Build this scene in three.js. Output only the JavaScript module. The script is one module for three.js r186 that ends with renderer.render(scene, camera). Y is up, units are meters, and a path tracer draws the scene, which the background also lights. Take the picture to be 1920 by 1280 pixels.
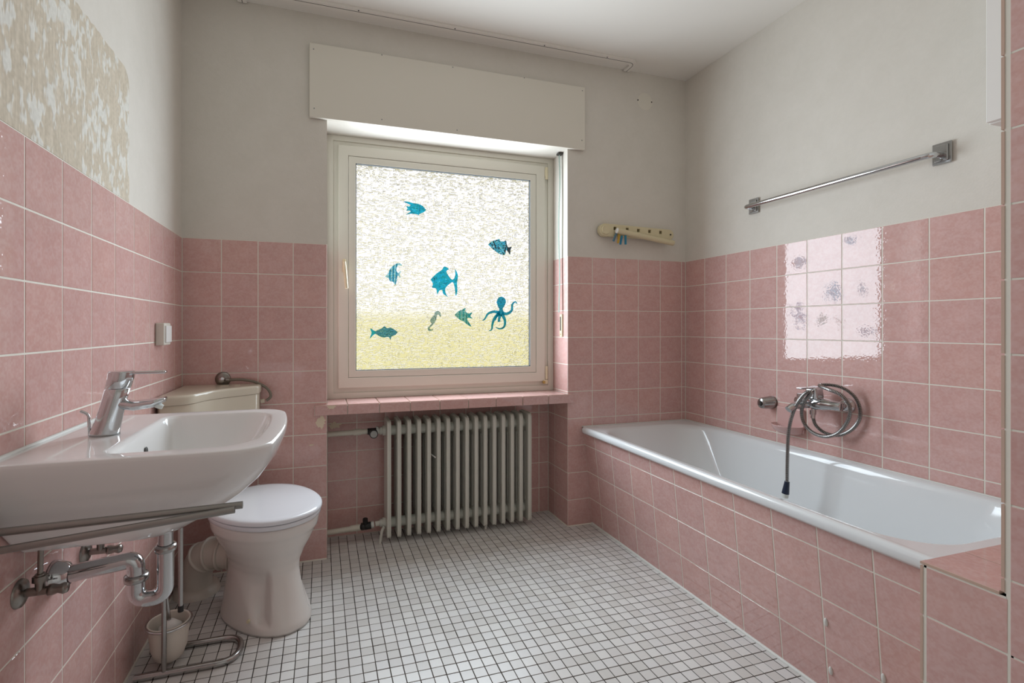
import * as THREE from 'three';
import { mergeGeometries } from 'three/addons/utils/BufferGeometryUtils.js';
import { RoundedBoxGeometry } from 'three/addons/geometries/RoundedBoxGeometry.js';
import { RectAreaLightUniformsLib } from 'three/addons/lights/RectAreaLightUniformsLib.js';

// ------------------------------------------------------------------ camera, sky, light, exposure
const scene = new THREE.Scene();
const FOCAL = 902.6, PCX = 876.84, PCY = 614.24, YAW = 0.2952;
const EYE = new THREE.Vector3(0.5921, 1.1118, 2.4162);
const camera = new THREE.PerspectiveCamera(2 * Math.atan(640 / FOCAL) * 180 / Math.PI, 1.5, 0.02, 300);
camera.position.copy(EYE);
camera.rotation.set(0, -YAW, 0);
camera.setViewOffset(1920, 1280, 960 - PCX, 640 - PCY, 1920, 1280);

const renderer = new THREE.WebGLRenderer({ antialias: true });
renderer.toneMapping = THREE.LinearToneMapping;
renderer.toneMappingExposure = 1.0;
renderer.shadowMap.enabled = true;

// overcast white sky
scene.background = new THREE.Color(1.0, 1.0, 1.0);
scene.backgroundIntensity = 1.12;

// daylight of the window: same size as the glass, just inside it
RectAreaLightUniformsLib.init();
const dayLight = new THREE.RectAreaLight(new THREE.Color(0.84, 0.95, 1.04), 9.9, 0.985, 1.075);
dayLight.name = 'window_daylight';
dayLight.position.set(1.2625, 1.43, -0.1765);
dayLight.rotation.y = Math.PI;           // shines into the room (+z)
scene.add(dayLight);

// ------------------------------------------------------------------ helpers
const W = 2.712, H = 2.613, NICHE = -0.24, FRONT = 3.0;
const PILLAR_X = 1.922, LEDGE_Z = 1.652, PILLAR_Z = 1.79, LEDGE_Y = 0.572, RIM = 0.555;
const V3 = (x, y, z) => new THREE.Vector3(x, y, z);
let seed = 7;
const rnd = () => { seed = (seed * 1664525 + 1013904223) >>> 0; return seed / 4294967296; };
const rr = (a, b) => a + (b - a) * rnd();

// a pixel of the photograph on a plane of the room
function ray(u, v) {
  const a = (u - PCX) / FOCAL, b = -(v - PCY) / FOCAL, s = Math.sin(YAW), c = Math.cos(YAW);
  return V3(s + a * c, b, -c + a * s);
}
const onX = (u, v, x) => { const d = ray(u, v); return EYE.clone().addScaledVector(d, (x - EYE.x) / d.x); };
const onZ = (u, v, z) => { const d = ray(u, v); return EYE.clone().addScaledVector(d, (z - EYE.z) / d.z); };

const used = {};
const numbered = (n) => { const k = used[n] = (used[n] ?? -1) + 1; return k ? n + '_' + String(k).padStart(3, '0') : n; };
function shadows(o) { o.castShadow = true; o.receiveShadow = true; return o; }
function part(name, geo, mat, parent, label) {
  const m = shadows(new THREE.Mesh(geo, mat)); m.name = name; parent.add(m);
  if (label) m.userData.label = label;
  return m;
}
function thing(name, label, category, pos = [0, 0, 0], group) {
  const g = new THREE.Group(); g.name = numbered(name); g.position.set(...pos); scene.add(g);
  g.userData = { label, category }; if (group) g.userData.group = group;
  return g;
}
function solo(name, geo, mat, label, category, group) {
  const m = shadows(new THREE.Mesh(geo, mat)); m.name = numbered(name); scene.add(m);
  m.userData = { label, category }; if (group) m.userData.group = group;
  return m;
}
function struct(name, label) {
  const g = new THREE.Group(); g.name = name; g.userData = { kind: 'structure', label }; scene.add(g); return g;
}
const join = (list) => mergeGeometries(list.map((g) => {
  const n = g.index ? g.toNonIndexed() : g.clone();
  for (const k of Object.keys(n.attributes)) if (!['position', 'normal', 'uv'].includes(k)) n.deleteAttribute(k);
  if (!n.attributes.uv) n.setAttribute('uv', new THREE.BufferAttribute(new Float32Array(n.attributes.position.count * 2), 2));
  n.clearGroups();
  return n;
}));
function worldUV(g, s = 1) {           // uv in metres by the main axis of the normal
  const p = g.attributes.position, n = g.attributes.normal, uv = new Float32Array(p.count * 2);
  for (let i = 0; i < p.count; i++) {
    const ax = Math.abs(n.getX(i)), ay = Math.abs(n.getY(i)), az = Math.abs(n.getZ(i));
    let a, b;
    if (ax >= ay && ax >= az) { a = p.getZ(i); b = p.getY(i); } else if (ay >= az) { a = p.getX(i); b = p.getZ(i); } else { a = p.getX(i); b = p.getY(i); }
    uv[i * 2] = a / s; uv[i * 2 + 1] = b / s;
  }
  g.setAttribute('uv', new THREE.BufferAttribute(uv, 2)); return g;
}
const box = (x0, x1, y0, y1, z0, z1) => worldUV(new THREE.BoxGeometry(x1 - x0, y1 - y0, z1 - z0).translate((x0 + x1) / 2, (y0 + y1) / 2, (z0 + z1) / 2));
const rbox = (x0, x1, y0, y1, z0, z1, r = 0.004, s = 2) => new RoundedBoxGeometry(x1 - x0, y1 - y0, z1 - z0, s, r).translate((x0 + x1) / 2, (y0 + y1) / 2, (z0 + z1) / 2);
function cyl(a, b, r0, r1 = r0, seg = 20) {
  const d = b.clone().sub(a), g = new THREE.CylinderGeometry(r1, r0, d.length(), seg);
  g.applyQuaternion(new THREE.Quaternion().setFromUnitVectors(V3(0, 1, 0), d.clone().normalize()));
  const m = a.clone().add(b).multiplyScalar(0.5); return g.translate(m.x, m.y, m.z);
}
function lathe(profile, axisFrom, dir, seg = 32) {      // profile of [radius, height] turned round dir from axisFrom
  const g = new THREE.LatheGeometry(profile.map(([r, h]) => new THREE.Vector2(r, h)), seg);
  g.applyQuaternion(new THREE.Quaternion().setFromUnitVectors(V3(0, 1, 0), dir.clone().normalize()));
  return g.translate(axisFrom.x, axisFrom.y, axisFrom.z);
}
function bent(points, r) {             // straight runs with rounded bends
  const path = new THREE.CurvePath(); let from = points[0].clone();
  for (let i = 1; i < points.length - 1; i++) {
    const p = points[i], a = points[i - 1].clone().sub(p), b = points[i + 1].clone().sub(p), k = Math.min(r, a.length() * 0.49, b.length() * 0.49);
    const s = p.clone().addScaledVector(a.normalize(), k), e = p.clone().addScaledVector(b.normalize(), k);
    if (from.distanceTo(s) > 1e-5) path.add(new THREE.LineCurve3(from, s));
    path.add(new THREE.QuadraticBezierCurve3(s, p.clone(), e)); from = e;
  }
  path.add(new THREE.LineCurve3(from, points[points.length - 1].clone())); return path;
}
function tube(curve, r, seg = 60, rad = 14) {
  const g = new THREE.TubeGeometry(curve, seg, r, rad), out = [g];
  for (const t of [0, 1]) {
    const c = new THREE.CircleGeometry(r, rad), d = curve.getTangentAt(t).multiplyScalar(t ? 1 : -1), p = curve.getPointAt(t);
    c.applyQuaternion(new THREE.Quaternion().setFromUnitVectors(V3(0, 0, 1), d)); out.push(c.translate(p.x, p.y, p.z));
  }
  return join(out);
}
const spline = (pts) => new THREE.CatmullRomCurve3(pts, false, 'centripetal');
function loft(rings, capStart, capEnd) {                // rings of equal count, closed round
  const n = rings[0].length, pos = [], uv = [], idx = [];
  rings.forEach((ring, k) => ring.forEach((p, i) => { pos.push(p.x, p.y, p.z); uv.push(i / n, k / rings.length); }));
  for (let k = 0; k < rings.length - 1; k++) for (let i = 0; i < n; i++) {
    const a = k * n + i, b = k * n + (i + 1) % n, c = a + n, d = b + n;
    idx.push(a, c, b, b, c, d);
  }
  const cap = (k, flip) => {
    const c = rings[k].reduce((s, p) => s.add(p), V3(0, 0, 0)).divideScalar(n), at = pos.length / 3;
    pos.push(c.x, c.y, c.z); uv.push(0.5, 0.5);
    for (let i = 0; i < n; i++) { const a = k * n + i, b = k * n + (i + 1) % n; flip ? idx.push(at, b, a) : idx.push(at, a, b); }
  };
  if (capStart) cap(0, false);
  if (capEnd) cap(rings.length - 1, true);
  const g = new THREE.BufferGeometry();
  g.setAttribute('position', new THREE.Float32BufferAttribute(pos, 3)); g.setAttribute('uv', new THREE.Float32BufferAttribute(uv, 2)); g.setIndex(idx);
  g.computeVertexNormals(); return g;
}
// points round a rectangle with rounded corners (radii: +x+z, -x+z, -x-z, +x-z), the same count on every side and corner
function perim(x0, x1, z0, z1, y, rad, m = 8, bow = 0) {
  const r = Array.isArray(rad) ? rad : [rad, rad, rad, rad], out = [];
  const corners = [[x1 - r[0], z1 - r[0], 0, r[0]], [x0 + r[1], z1 - r[1], 1, r[1]], [x0 + r[2], z0 + r[2], 2, r[2]], [x1 - r[3], z0 + r[3], 3, r[3]]];
  corners.forEach(([cx, cz, q, cr], i) => {
    for (let k = 0; k <= m; k++) { const t = (q + k / m) * Math.PI / 2; out.push(V3(cx + cr * Math.cos(t), y, cz + cr * Math.sin(t))); }
    const nx = corners[(i + 1) % 4], e = out[out.length - 1], t2 = nx[2] * Math.PI / 2, s = V3(nx[0] + nx[3] * Math.cos(t2), y, nx[1] + nx[3] * Math.sin(t2));
    for (let k = 1; k < m; k++) out.push(e.clone().lerp(s, k / m));
  });
  if (bow) { const zc = (z0 + z1) / 2, hz = (z1 - z0) / 2; for (const p of out) { const f = (p.x - x0) / (x1 - x0); p.x += bow * Math.max(0, f) * (1 - ((p.z - zc) / hz) ** 2); } }
  return out;
}

// ------------------------------------------------------------------ textures
function noise2(period, s) {          // tileable value noise
  const t = new Float32Array(period * period); let k = s >>> 0;
  for (let i = 0; i < t.length; i++) { k = (k * 1664525 + 1013904223) >>> 0; t[i] = k / 4294967296; }
  return (x, y) => {
    const xi = Math.floor(x), yi = Math.floor(y), fx = x - xi, fy = y - yi, w = (a) => a * a * (3 - 2 * a), m = (a) => ((a % period) + period) % period;
    const a = t[m(yi) * period + m(xi)], b = t[m(yi) * period + m(xi + 1)], c = t[m(yi + 1) * period + m(xi)], d = t[m(yi + 1) * period + m(xi + 1)];
    return a + (b - a) * w(fx) + (c - a) * w(fy) + (a - b - c + d) * w(fx) * w(fy);
  };
}
function texture(n, fn, srgb) {
  const d = new Uint8Array(n * n * 4);
  for (let y = 0; y < n; y++) for (let x = 0; x < n; x++) {
    const c = fn(x / n, y / n), o = (y * n + x) * 4;
    for (let k = 0; k < 3; k++) d[o + k] = Math.max(0, Math.min(255, Math.round(Array.isArray(c) ? c[k] : c)));
    d[o + 3] = 255;
  }
  const t = new THREE.DataTexture(d, n, n); t.wrapS = t.wrapT = THREE.RepeatWrapping; t.magFilter = THREE.LinearFilter; t.minFilter = THREE.LinearMipmapLinearFilter;
  if (srgb) t.colorSpace = THREE.SRGBColorSpace;
  t.needsUpdate = true; return t;
}
const nA = noise2(16, 11), nB = noise2(32, 23), nC = noise2(64, 37), nD = noise2(128, 53), nE = noise2(256, 71);
// pink glaze: cloudy flecks, period 0.6 m
const glazeMap = texture(512, (u, v) => {
  const f = 0.2 * nB(u * 32, v * 32) + 0.35 * nC(u * 64, v * 64) + 0.45 * nD(u * 128, v * 128), m = nA(u * 16, v * 16);
  const t = Math.max(0, Math.min(1, (f - 0.3) * 2.2)), g = (m - 0.5) * 6;
  return [210 + 6 * t + g, 168 + 12 * t + g, 161 + 14 * t + g];
}, true);
const glazeBump = texture(1024, (u, v) => 255 * (0.4 * nC(u * 64, v * 64) + 0.6 * nD(u * 128, v * 128)));
const plasterMap = texture(512, (u, v) => {
  const f = 0.5 * nA(u * 16, v * 16) + 0.3 * nC(u * 64, v * 64) + 0.2 * nE(u * 256, v * 256);
  return [220 + 7 * (f - 0.5), 214 + 7 * (f - 0.5), 204 + 8 * (f - 0.5)];
}, true);
const plasterBump = texture(512, (u, v) => 255 * (0.4 * nC(u * 64, v * 64) + 0.6 * nE(u * 256, v * 256)));
// stripped wallpaper: beige glue with torn white paper left in upright flakes, period 0.9 m
const strippedMap = texture(1024, (u, v) => {
  const a = 0.5 * nC(u * 64, v * 32 + 3) + 0.32 * nD(u * 128, v * 64) + 0.18 * nE(u * 256, v * 64), big = nA(u * 16, v * 16), streak = nE(u * 256, v * 16);
  const t = Math.max(0, Math.min(1, (a + (big - 0.5) * 0.4 - 0.505) * 8)), s = (streak - 0.5) * 16, g = (nD(u * 128, v * 128) - 0.5) * 14;
  const base = [203 + s + g, 191 + s + g, 172 + s + g], flake = [222 + g, 220 + g, 212 + g];
  return base.map((b, k) => b + (flake[k] - b) * t * 0.9);
}, true);
const strippedBump = texture(512, (u, v) => 255 * Math.max(0, Math.min(1, (0.5 * nC(u * 64, v * 32 + 3) + 0.32 * nD(u * 128, v * 64) + 0.18 * nE(u * 256, v * 64) + (nA(u * 16, v * 16) - 0.5) * 0.35 - 0.5) * 6)));
// cathedral glass: short crosswise ridges, as a relief, period 0.5 m
const ridges = (() => {
  const n = 1024, a = new Float32Array(n * n); let k = 99;
  const q = () => { k = (k * 1664525 + 1013904223) >>> 0; return k / 4294967296; };
  for (let i = 0; i < 6200; i++) {
    const up = q() < 0.22, w = Math.round((up ? 5 + 5 * q() : 12 + 26 * q())), h = Math.round((up ? 12 + 24 * q() : 5 + 7 * q())), x0 = Math.floor(q() * n), y0 = Math.floor(q() * n / 9) * 9 + Math.floor(q() * 3), val = q() * 1.5 - 0.25;
    for (let y = 0; y < h; y++) for (let x = 0; x < w; x++) {
      const e = Math.min(1, Math.min(x, w - 1 - x) / 3) * Math.min(1, Math.min(y, h - 1 - y) / 2), o = ((y0 + y) % n) * n + (x0 + x) % n;
      a[o] += (val - a[o]) * e;
    }
  }
  return (u, v) => a[Math.min(n - 1, Math.floor(v * n)) * n + Math.min(n - 1, Math.floor(u * n))];
})();
const glassRough = texture(1024, (u, v) => { const r = Math.max(0, Math.min(1, ridges(u, v))); return 255 * (0.42 + 0.56 * r); });
const glassBump = texture(1024, (u, v) => 255 * Math.max(0, Math.min(1, ridges(u, v))));
const meadowMap = texture(512, (u, v) => { const f = nC(u * 64, v * 64) * 0.5 + nE(u * 256, v * 256) * 0.5; return [214 + 30 * f, 206 + 30 * f, 138 + 40 * f]; }, true);

// ------------------------------------------------------------------ materials
const std = (hex, rough, extra = {}) => new THREE.MeshStandardMaterial({ color: new THREE.Color(hex), roughness: rough, ...extra });
const phys = (hex, rough, extra = {}) => new THREE.MeshPhysicalMaterial({ color: new THREE.Color(hex), roughness: rough, ...extra });
const glaze = ['#ffffff', '#fcfbfb', '#fffdfb', '#faf9f9'].map((c) => phys(c, 0.025, { map: glazeMap, bumpMap: glazeBump, bumpScale: 0.00007, ior: 1.5 }));
const bisque = std('#c8ab9a', 0.8);
const M = {
  grout: std('#e6e1d5', 0.8), floorGrout: std('#3b342d', 0.9), plaster: std('#ffffff', 0.9, { map: plasterMap, bumpMap: plasterBump, bumpScale: 0.0004 }),
  ceiling: std('#ede8e0', 0.92), stripped: std('#ffffff', 0.95, { map: strippedMap, bumpMap: strippedBump, bumpScale: 0.0012 }),
  panel: std('#e2dccf', 0.6), frame: std('#e0dccf', 0.35), gasket: std('#2a3238', 0.6), ivory: std('#e0d5b4', 0.35), brass: std('#b79c5a', 0.35, { metalness: 0.6 }),
  ceramic: phys('#edecea', 0.06, { ior: 1.55 }), toilet: phys('#e2dcd6', 0.07, { ior: 1.55 }), lid: phys('#e3e4e8', 0.12), cistern: phys('#cfc5b1', 0.2), enamel: phys('#e6e9ea', 0.08, { ior: 1.55 }),
  chrome: std('#c9cbcd', 0.1, { metalness: 1 }), dullChrome: std('#a9a8a6', 0.24, { metalness: 1 }), agedChrome: std('#8f8a84', 0.3, { metalness: 1 }), alu: std('#9c9c98', 0.42, { metalness: 0.9 }),
  radiator: std('#d6d6cb', 0.38), pipePaint: std('#cfccbd', 0.4), black: std('#181818', 0.5), rubber: std('#14233a', 0.35), white: std('#e9e8e4', 0.35), plasticWhite: std('#dedace', 0.4),
  silicone: std('#dddcd6', 0.5), beige: std('#d9cda9', 0.45), hole: std('#2c2a26', 0.8), soap: phys('#d2aba6', 0.08), strap: std('#8f9a90', 0.8), hosePipe: std('#7e776a', 0.5), conduit: phys('#dcd4c8', 0.3), dark: std('#3a3733', 0.6),
  chip: std('#e2d3ba', 0.9), limescale: std('#d8dcd6', 0.7), door: std('#e6e3dc', 0.4), bristle: std('#e3e2de', 0.9), clear: phys('#e9eef0', 0.05, { transmission: 1, thickness: 0 }),
};
const floorTones = ['#dcdad7', '#d6d3cf', '#e0deda', '#d3d0cb'].map((c) => std(c, 0.32));

// ------------------------------------------------------------------ tiles
const tileCache = new Map();
function tileGeo(w, h, variant, t = 0.006, b = 0.0008) {
  const key = [w.toFixed(4), h.toFixed(4), variant, t].join();
  if (tileCache.has(key)) return tileCache.get(key);
  const X = w / 2, Y = h / 2, pos = [], nor = [], uv = [], ou = [0.07, 0.33, 0.61, 0.83][variant % 4] + w, ov = [0.21, 0.77, 0.05, 0.49][variant % 4] + h;
  const quad = (a, c, d, e, n) => { for (const p of [a, c, d, a, d, e]) { pos.push(...p); nor.push(...n); uv.push((p[0] / 0.6) + ou, (p[1] / 0.6) + ov); } };
  quad([-X + b, -Y + b, 0], [X - b, -Y + b, 0], [X - b, Y - b, 0], [-X + b, Y - b, 0], [0, 0, 1]);
  const s = Math.SQRT1_2;
  quad([-X, -Y, -b], [X, -Y, -b], [X - b, -Y + b, 0], [-X + b, -Y + b, 0], [0, -s, s]);
  quad([X, -Y, -b], [X, Y, -b], [X - b, Y - b, 0], [X - b, -Y + b, 0], [s, 0, s]);
  quad([X, Y, -b], [-X, Y, -b], [-X + b, Y - b, 0], [X - b, Y - b, 0], [0, s, s]);
  quad([-X, Y, -b], [-X, -Y, -b], [-X + b, -Y + b, 0], [-X + b, Y - b, 0], [-s, 0, s]);
  const top = pos.length / 3;
  quad([-X, -Y, -t], [X, -Y, -t], [X, -Y, -b], [-X, -Y, -b], [0, -1, 0]);
  quad([X, -Y, -t], [X, Y, -t], [X, Y, -b], [X, -Y, -b], [1, 0, 0]);
  quad([X, Y, -t], [-X, Y, -t], [-X, Y, -b], [X, Y, -b], [0, 1, 0]);
  quad([-X, Y, -t], [-X, -Y, -t], [-X, -Y, -b], [-X, Y, -b], [-1, 0, 0]);
  const g = new THREE.BufferGeometry();
  g.setAttribute('position', new THREE.Float32BufferAttribute(pos, 3)); g.setAttribute('normal', new THREE.Float32BufferAttribute(nor, 3)); g.setAttribute('uv', new THREE.Float32BufferAttribute(uv, 2));
  g.addGroup(0, top, 0); g.addGroup(top, pos.length / 3 - top, 1);
  tileCache.set(key, g); return g;
}
const glazedPair = glaze.map((m) => [m, bisque]);
const ROW0 = 1.5135, PITCH = 0.1534, ROWP = 0.152, JOINT = 0.0041;
// joints along U and V (from O), one tile in every cell that keep() accepts
function tiles(parent, O, U, V, us, vs, keep = () => true) {
  const N = U.clone().cross(V), basis = new THREE.Matrix4().makeBasis(U, V, N), q0 = new THREE.Quaternion().setFromRotationMatrix(basis);
  for (let j = 0; j < vs.length - 1; j++) for (let i = 0; i < us.length - 1; i++) {
    const w = us[i + 1] - us[i] - JOINT, h = vs[j + 1] - vs[j] - JOINT, cu = (us[i] + us[i + 1]) / 2, cv = (vs[j] + vs[j + 1]) / 2;
    const variant = Math.floor(rnd() * 4), tone = Math.floor(rnd() * 4), tu = rr(-1, 1) * 0.0012, tv = rr(-1, 1) * 0.0012;
    if (w < 0.006 || h < 0.006 || !keep(cu, cv)) continue;
    const m = part('tile', tileGeo(w, h, variant), glazedPair[tone], parent);
    m.position.copy(O).addScaledVector(U, cu).addScaledVector(V, cv);
    m.quaternion.copy(q0).multiply(new THREE.Quaternion().setFromEuler(new THREE.Euler(tu, tv, 0)));
  }
}
const steps = (a, p, from, to) => { const out = [from]; for (let k = Math.ceil((from - a) / p); a + k * p < to - 0.004; k++) if (a + k * p > from + 0.004) out.push(a + k * p); out.push(to); return out; };
const rowsTo = (top, from = 0) => steps(ROW0, ROWP, from, top);
const X1 = V3(1, 0, 0), Y1 = V3(0, 1, 0), Z1 = V3(0, 0, 1), G = 0.0009;

// ------------------------------------------------------------------ room shell
const NX0 = 0.6185, NX1 = 1.9125, SILL = 0.741, WTOP = 2.113;
const wallLeft = struct('wall_left', 'pink tiled wall with stripped patch of wallpaper above');
part('grout', box(-0.15, -G, -0.1, ROW0, -0.4, FRONT), M.grout, wallLeft);
part('plaster', box(-0.15, -0.0025, ROW0, H, -0.4, FRONT), M.plaster, wallLeft);
tiles(wallLeft, V3(0, 0, 0), Z1.clone().negate(), Y1, steps(-0.1115, PITCH, -FRONT, 0), rowsTo(ROW0));
{ // stripped wallpaper
  const s = new THREE.Shape(), z0 = 0.612, z1 = 1.75, y0 = ROW0 + 0.001, y1 = 1.936, r = 0.05;
  s.moveTo(-z1, y0); 
  for (let k = 0; k <= 40; k++) s.lineTo(-z1 + (z1 - z0) * k / 40, y0 + 0.0005);
  for (let k = 1; k <= 30; k++) s.lineTo(-z0 + rr(-0.0025, 0.0025), y0 + (y1 - r - y0) * k / 30);
  for (let k = 1; k <= 6; k++) { const a = k / 6 * Math.PI / 2; s.lineTo(-z0 - r + r * Math.cos(a), y1 - r + r * Math.sin(a)); }
  for (let k = 1; k <= 60; k++) s.lineTo(-z0 - r - (z1 - z0 - r) * k / 60, y1 + rr(-0.003, 0.003));
  const g = new THREE.ExtrudeGeometry(s, { depth: 0.0012, bevelEnabled: false }), p = g.attributes.position, uv = g.attributes.uv;
  for (let i = 0; i < p.count; i++) uv.setXY(i, p.getX(i) / 0.9, p.getY(i) / 0.9);
  g.rotateY(Math.PI / 2); g.translate(-0.0025, 0, 0);
  part('stripped_wallpaper', g, M.stripped, wallLeft, 'beige glue with torn white paper flakes');
}

const wallBack = struct('wall_back', 'window wall with pink tiles and radiator niche');
part('grout', join([box(-0.15, NX0 - G, -0.1, ROW0, -0.4, -G), box(NX1 + G, W + 0.15, -0.1, ROW0, -0.4, -G)]), M.grout, wallBack);
part('plaster', join([box(-0.15, NX0, ROW0, WTOP, -0.4, -0.0025), box(NX1, W + 0.15, ROW0, WTOP, -0.4, -0.0025), box(-0.15, W + 0.15, WTOP, H, -0.4, -0.0025)]), M.plaster, wallBack);
part('niche_grout', box(NX0 - 0.01, NX1 + 0.01, -0.1, 0.69, -0.4, NICHE - G), M.grout, wallBack);
const backL = [0, 0.1585, 0.3119, 0.4653, NX0], backR = [NX1, 2.0697, 2.2231, 2.3765, 2.5299, 2.6833, W];
tiles(wallBack, V3(0, 0, 0), X1, Y1, backL, rowsTo(ROW0));
tiles(wallBack, V3(0, 0, 0), X1, Y1, backR, rowsTo(ROW0), (u, v) => u < 2.07 || v > 0.5);
tiles(wallBack, V3(0, 0, NICHE), X1, Y1, steps(0.776, PITCH, NX0, NX1), rowsTo(0.69));
// niche and window cheeks
tiles(wallBack, V3(NX1, 0, 0), Z1, Y1, [-0.24, -0.158, 0].map((z) => z), rowsTo(0.69));
tiles(wallBack, V3(NX1, 0, 0), Z1, Y1, [-0.18, -0.152, 0], steps(ROW0, ROWP, SILL, ROW0));
tiles(wallBack, V3(NX0, 0, 0), Z1.clone().negate(), Y1, [0, 0.158, 0.24], rowsTo(0.69));
tiles(wallBack, V3(NX0, 0, 0), Z1.clone().negate(), Y1, [0, 0.152, 0.18], steps(ROW0, ROWP, SILL, ROW0));
{ // knocked-off glaze on the pier beside the sill and an unglazed scrap in the niche
  const chip = (cx, cy, w, h, z, name) => {
    const s = new THREE.Shape(); const n = 26;
    for (let k = 0; k < n; k++) { const a = k / n * Math.PI * 2, q = rr(0.55, 1.1); const x = cx + w * q * Math.cos(a), y = cy + h * q * Math.sin(a); k ? s.lineTo(x, y) : s.moveTo(x, y); }
    part(name, new THREE.ExtrudeGeometry(s, { depth: 0.0006, bevelEnabled: false }).translate(0, 0, z), M.chip, wallBack);
  };
  const a = onZ(602, 791, 0); chip(a.x, a.y, 0.024, 0.034, 0.0001, 'glaze_chip');
  const b = onZ(584, 834, 0); chip(b.x, b.y, 0.016, 0.004, 0.0001, 'glaze_chip');
  const c = onZ(625, 799, NICHE); chip(c.x + 0.005, c.y + 0.004, 0.036, 0.02, NICHE + 0.0001, 'glaze_chip');
}

const wallRight = struct('wall_right', 'pink tiled wall beside the bathtub');
part('grout', box(W + G, W + 0.15, -0.1, ROW0, -0.4, PILLAR_Z + 0.02), M.grout, wallRight);
part('plaster', box(W + 0.0025, W + 0.15, ROW0, H, -0.4, PILLAR_Z + 0.02), M.plaster, wallRight);
tiles(wallRight, V3(W, 0, 0), Z1.clone(), Y1, steps(0.1526, PITCH, 0, PILLAR_Z), rowsTo(ROW0), (u, v) => v > 0.4);

const pillar = struct('wall_partition', 'floor to ceiling pink tiled partition at the foot of the tub');
part('grout', join([box(PILLAR_X + G, W + 0.15, -0.1, H, PILLAR_Z + 0.0092, FRONT)]), M.grout, pillar);
tiles(pillar, V3(PILLAR_X, 0, 0), Z1.clone().negate(), Y1, steps(-1.8035, PITCH, -FRONT, -1.8035), steps(ROW0, ROWP, 0, H));
pillar.children.filter((c) => c.name === 'tile').forEach((c) => c.rotateY(Math.PI));
for (const [y0, y1] of rowsTo(H, LEDGE_Y).slice(0, -1).map((y, i, a) => [y, rowsTo(H, LEDGE_Y)[i + 1]]))
  part('tile_edge', box(PILLAR_X - 0.0005, W, y0 + JOINT / 2, y1 - JOINT / 2, PILLAR_Z + 0.002, PILLAR_Z + 0.0072), bisque, pillar, 'unglazed edge of the tiles on the return');

part('corner_grout', box(PILLAR_X + 0.0004, PILLAR_X + 0.02, LEDGE_Y, H, PILLAR_Z + 0.007, PILLAR_Z + 0.0165), M.grout, pillar);
const ledge = struct('wall_tub_ledge', 'low tiled ledge between tub and partition');
part('grout', box(PILLAR_X + G, W + 0.01, -0.1, LEDGE_Y - 0.0062, LEDGE_Z + 0.0085, PILLAR_Z + 0.02), M.grout, ledge);
tiles(ledge, V3(PILLAR_X, 0, 0), Z1.clone().negate(), Y1, [-1.8035, -LEDGE_Z - 0.0105], rowsTo(LEDGE_Y - 0.0085));
ledge.children.filter((c) => c.name === 'tile').forEach((c) => c.rotateY(Math.PI));
tiles(ledge, V3(0, LEDGE_Y, 0), X1, Z1.clone().negate(), steps(PILLAR_X + 0.1534, PITCH, PILLAR_X, W), [-PILLAR_Z, -LEDGE_Z]);
for (const [a, b] of [[0, 0.1455], [0.1455, 0.2975], [0.2975, 0.4495], [0.4495, LEDGE_Y - 0.006]])
  part('tile_edge', box(PILLAR_X - 0.0005, W - 0.3, a + 0.001, b - JOINT, LEDGE_Z + 0.001, LEDGE_Z + 0.0062), bisque, ledge, 'unglazed tile edge');
part('tile_edge', box(PILLAR_X - 0.001, PILLAR_X + 0.02, LEDGE_Y - 0.0062, LEDGE_Y - 0.0008, LEDGE_Z + 0.001, PILLAR_Z - 0.001), bisque, ledge, 'unglazed tile edge');

part('corner_grout', box(PILLAR_X + 0.0004, PILLAR_X + 0.02, 0, LEDGE_Y - 0.0062, LEDGE_Z + 0.006, LEDGE_Z + 0.0128), M.grout, ledge);
part('corner_grout', box(PILLAR_X + 0.0004, PILLAR_X + 0.02, LEDGE_Y - 0.012, LEDGE_Y - 0.0062, LEDGE_Z + 0.008, PILLAR_Z + 0.01), M.grout, ledge);
part('corner_grout', box(PILLAR_X + 0.0004, PILLAR_X + 0.02, 0, LEDGE_Y, PILLAR_Z + 0.0095, PILLAR_Z + 0.0165), M.grout, ledge);
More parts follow.
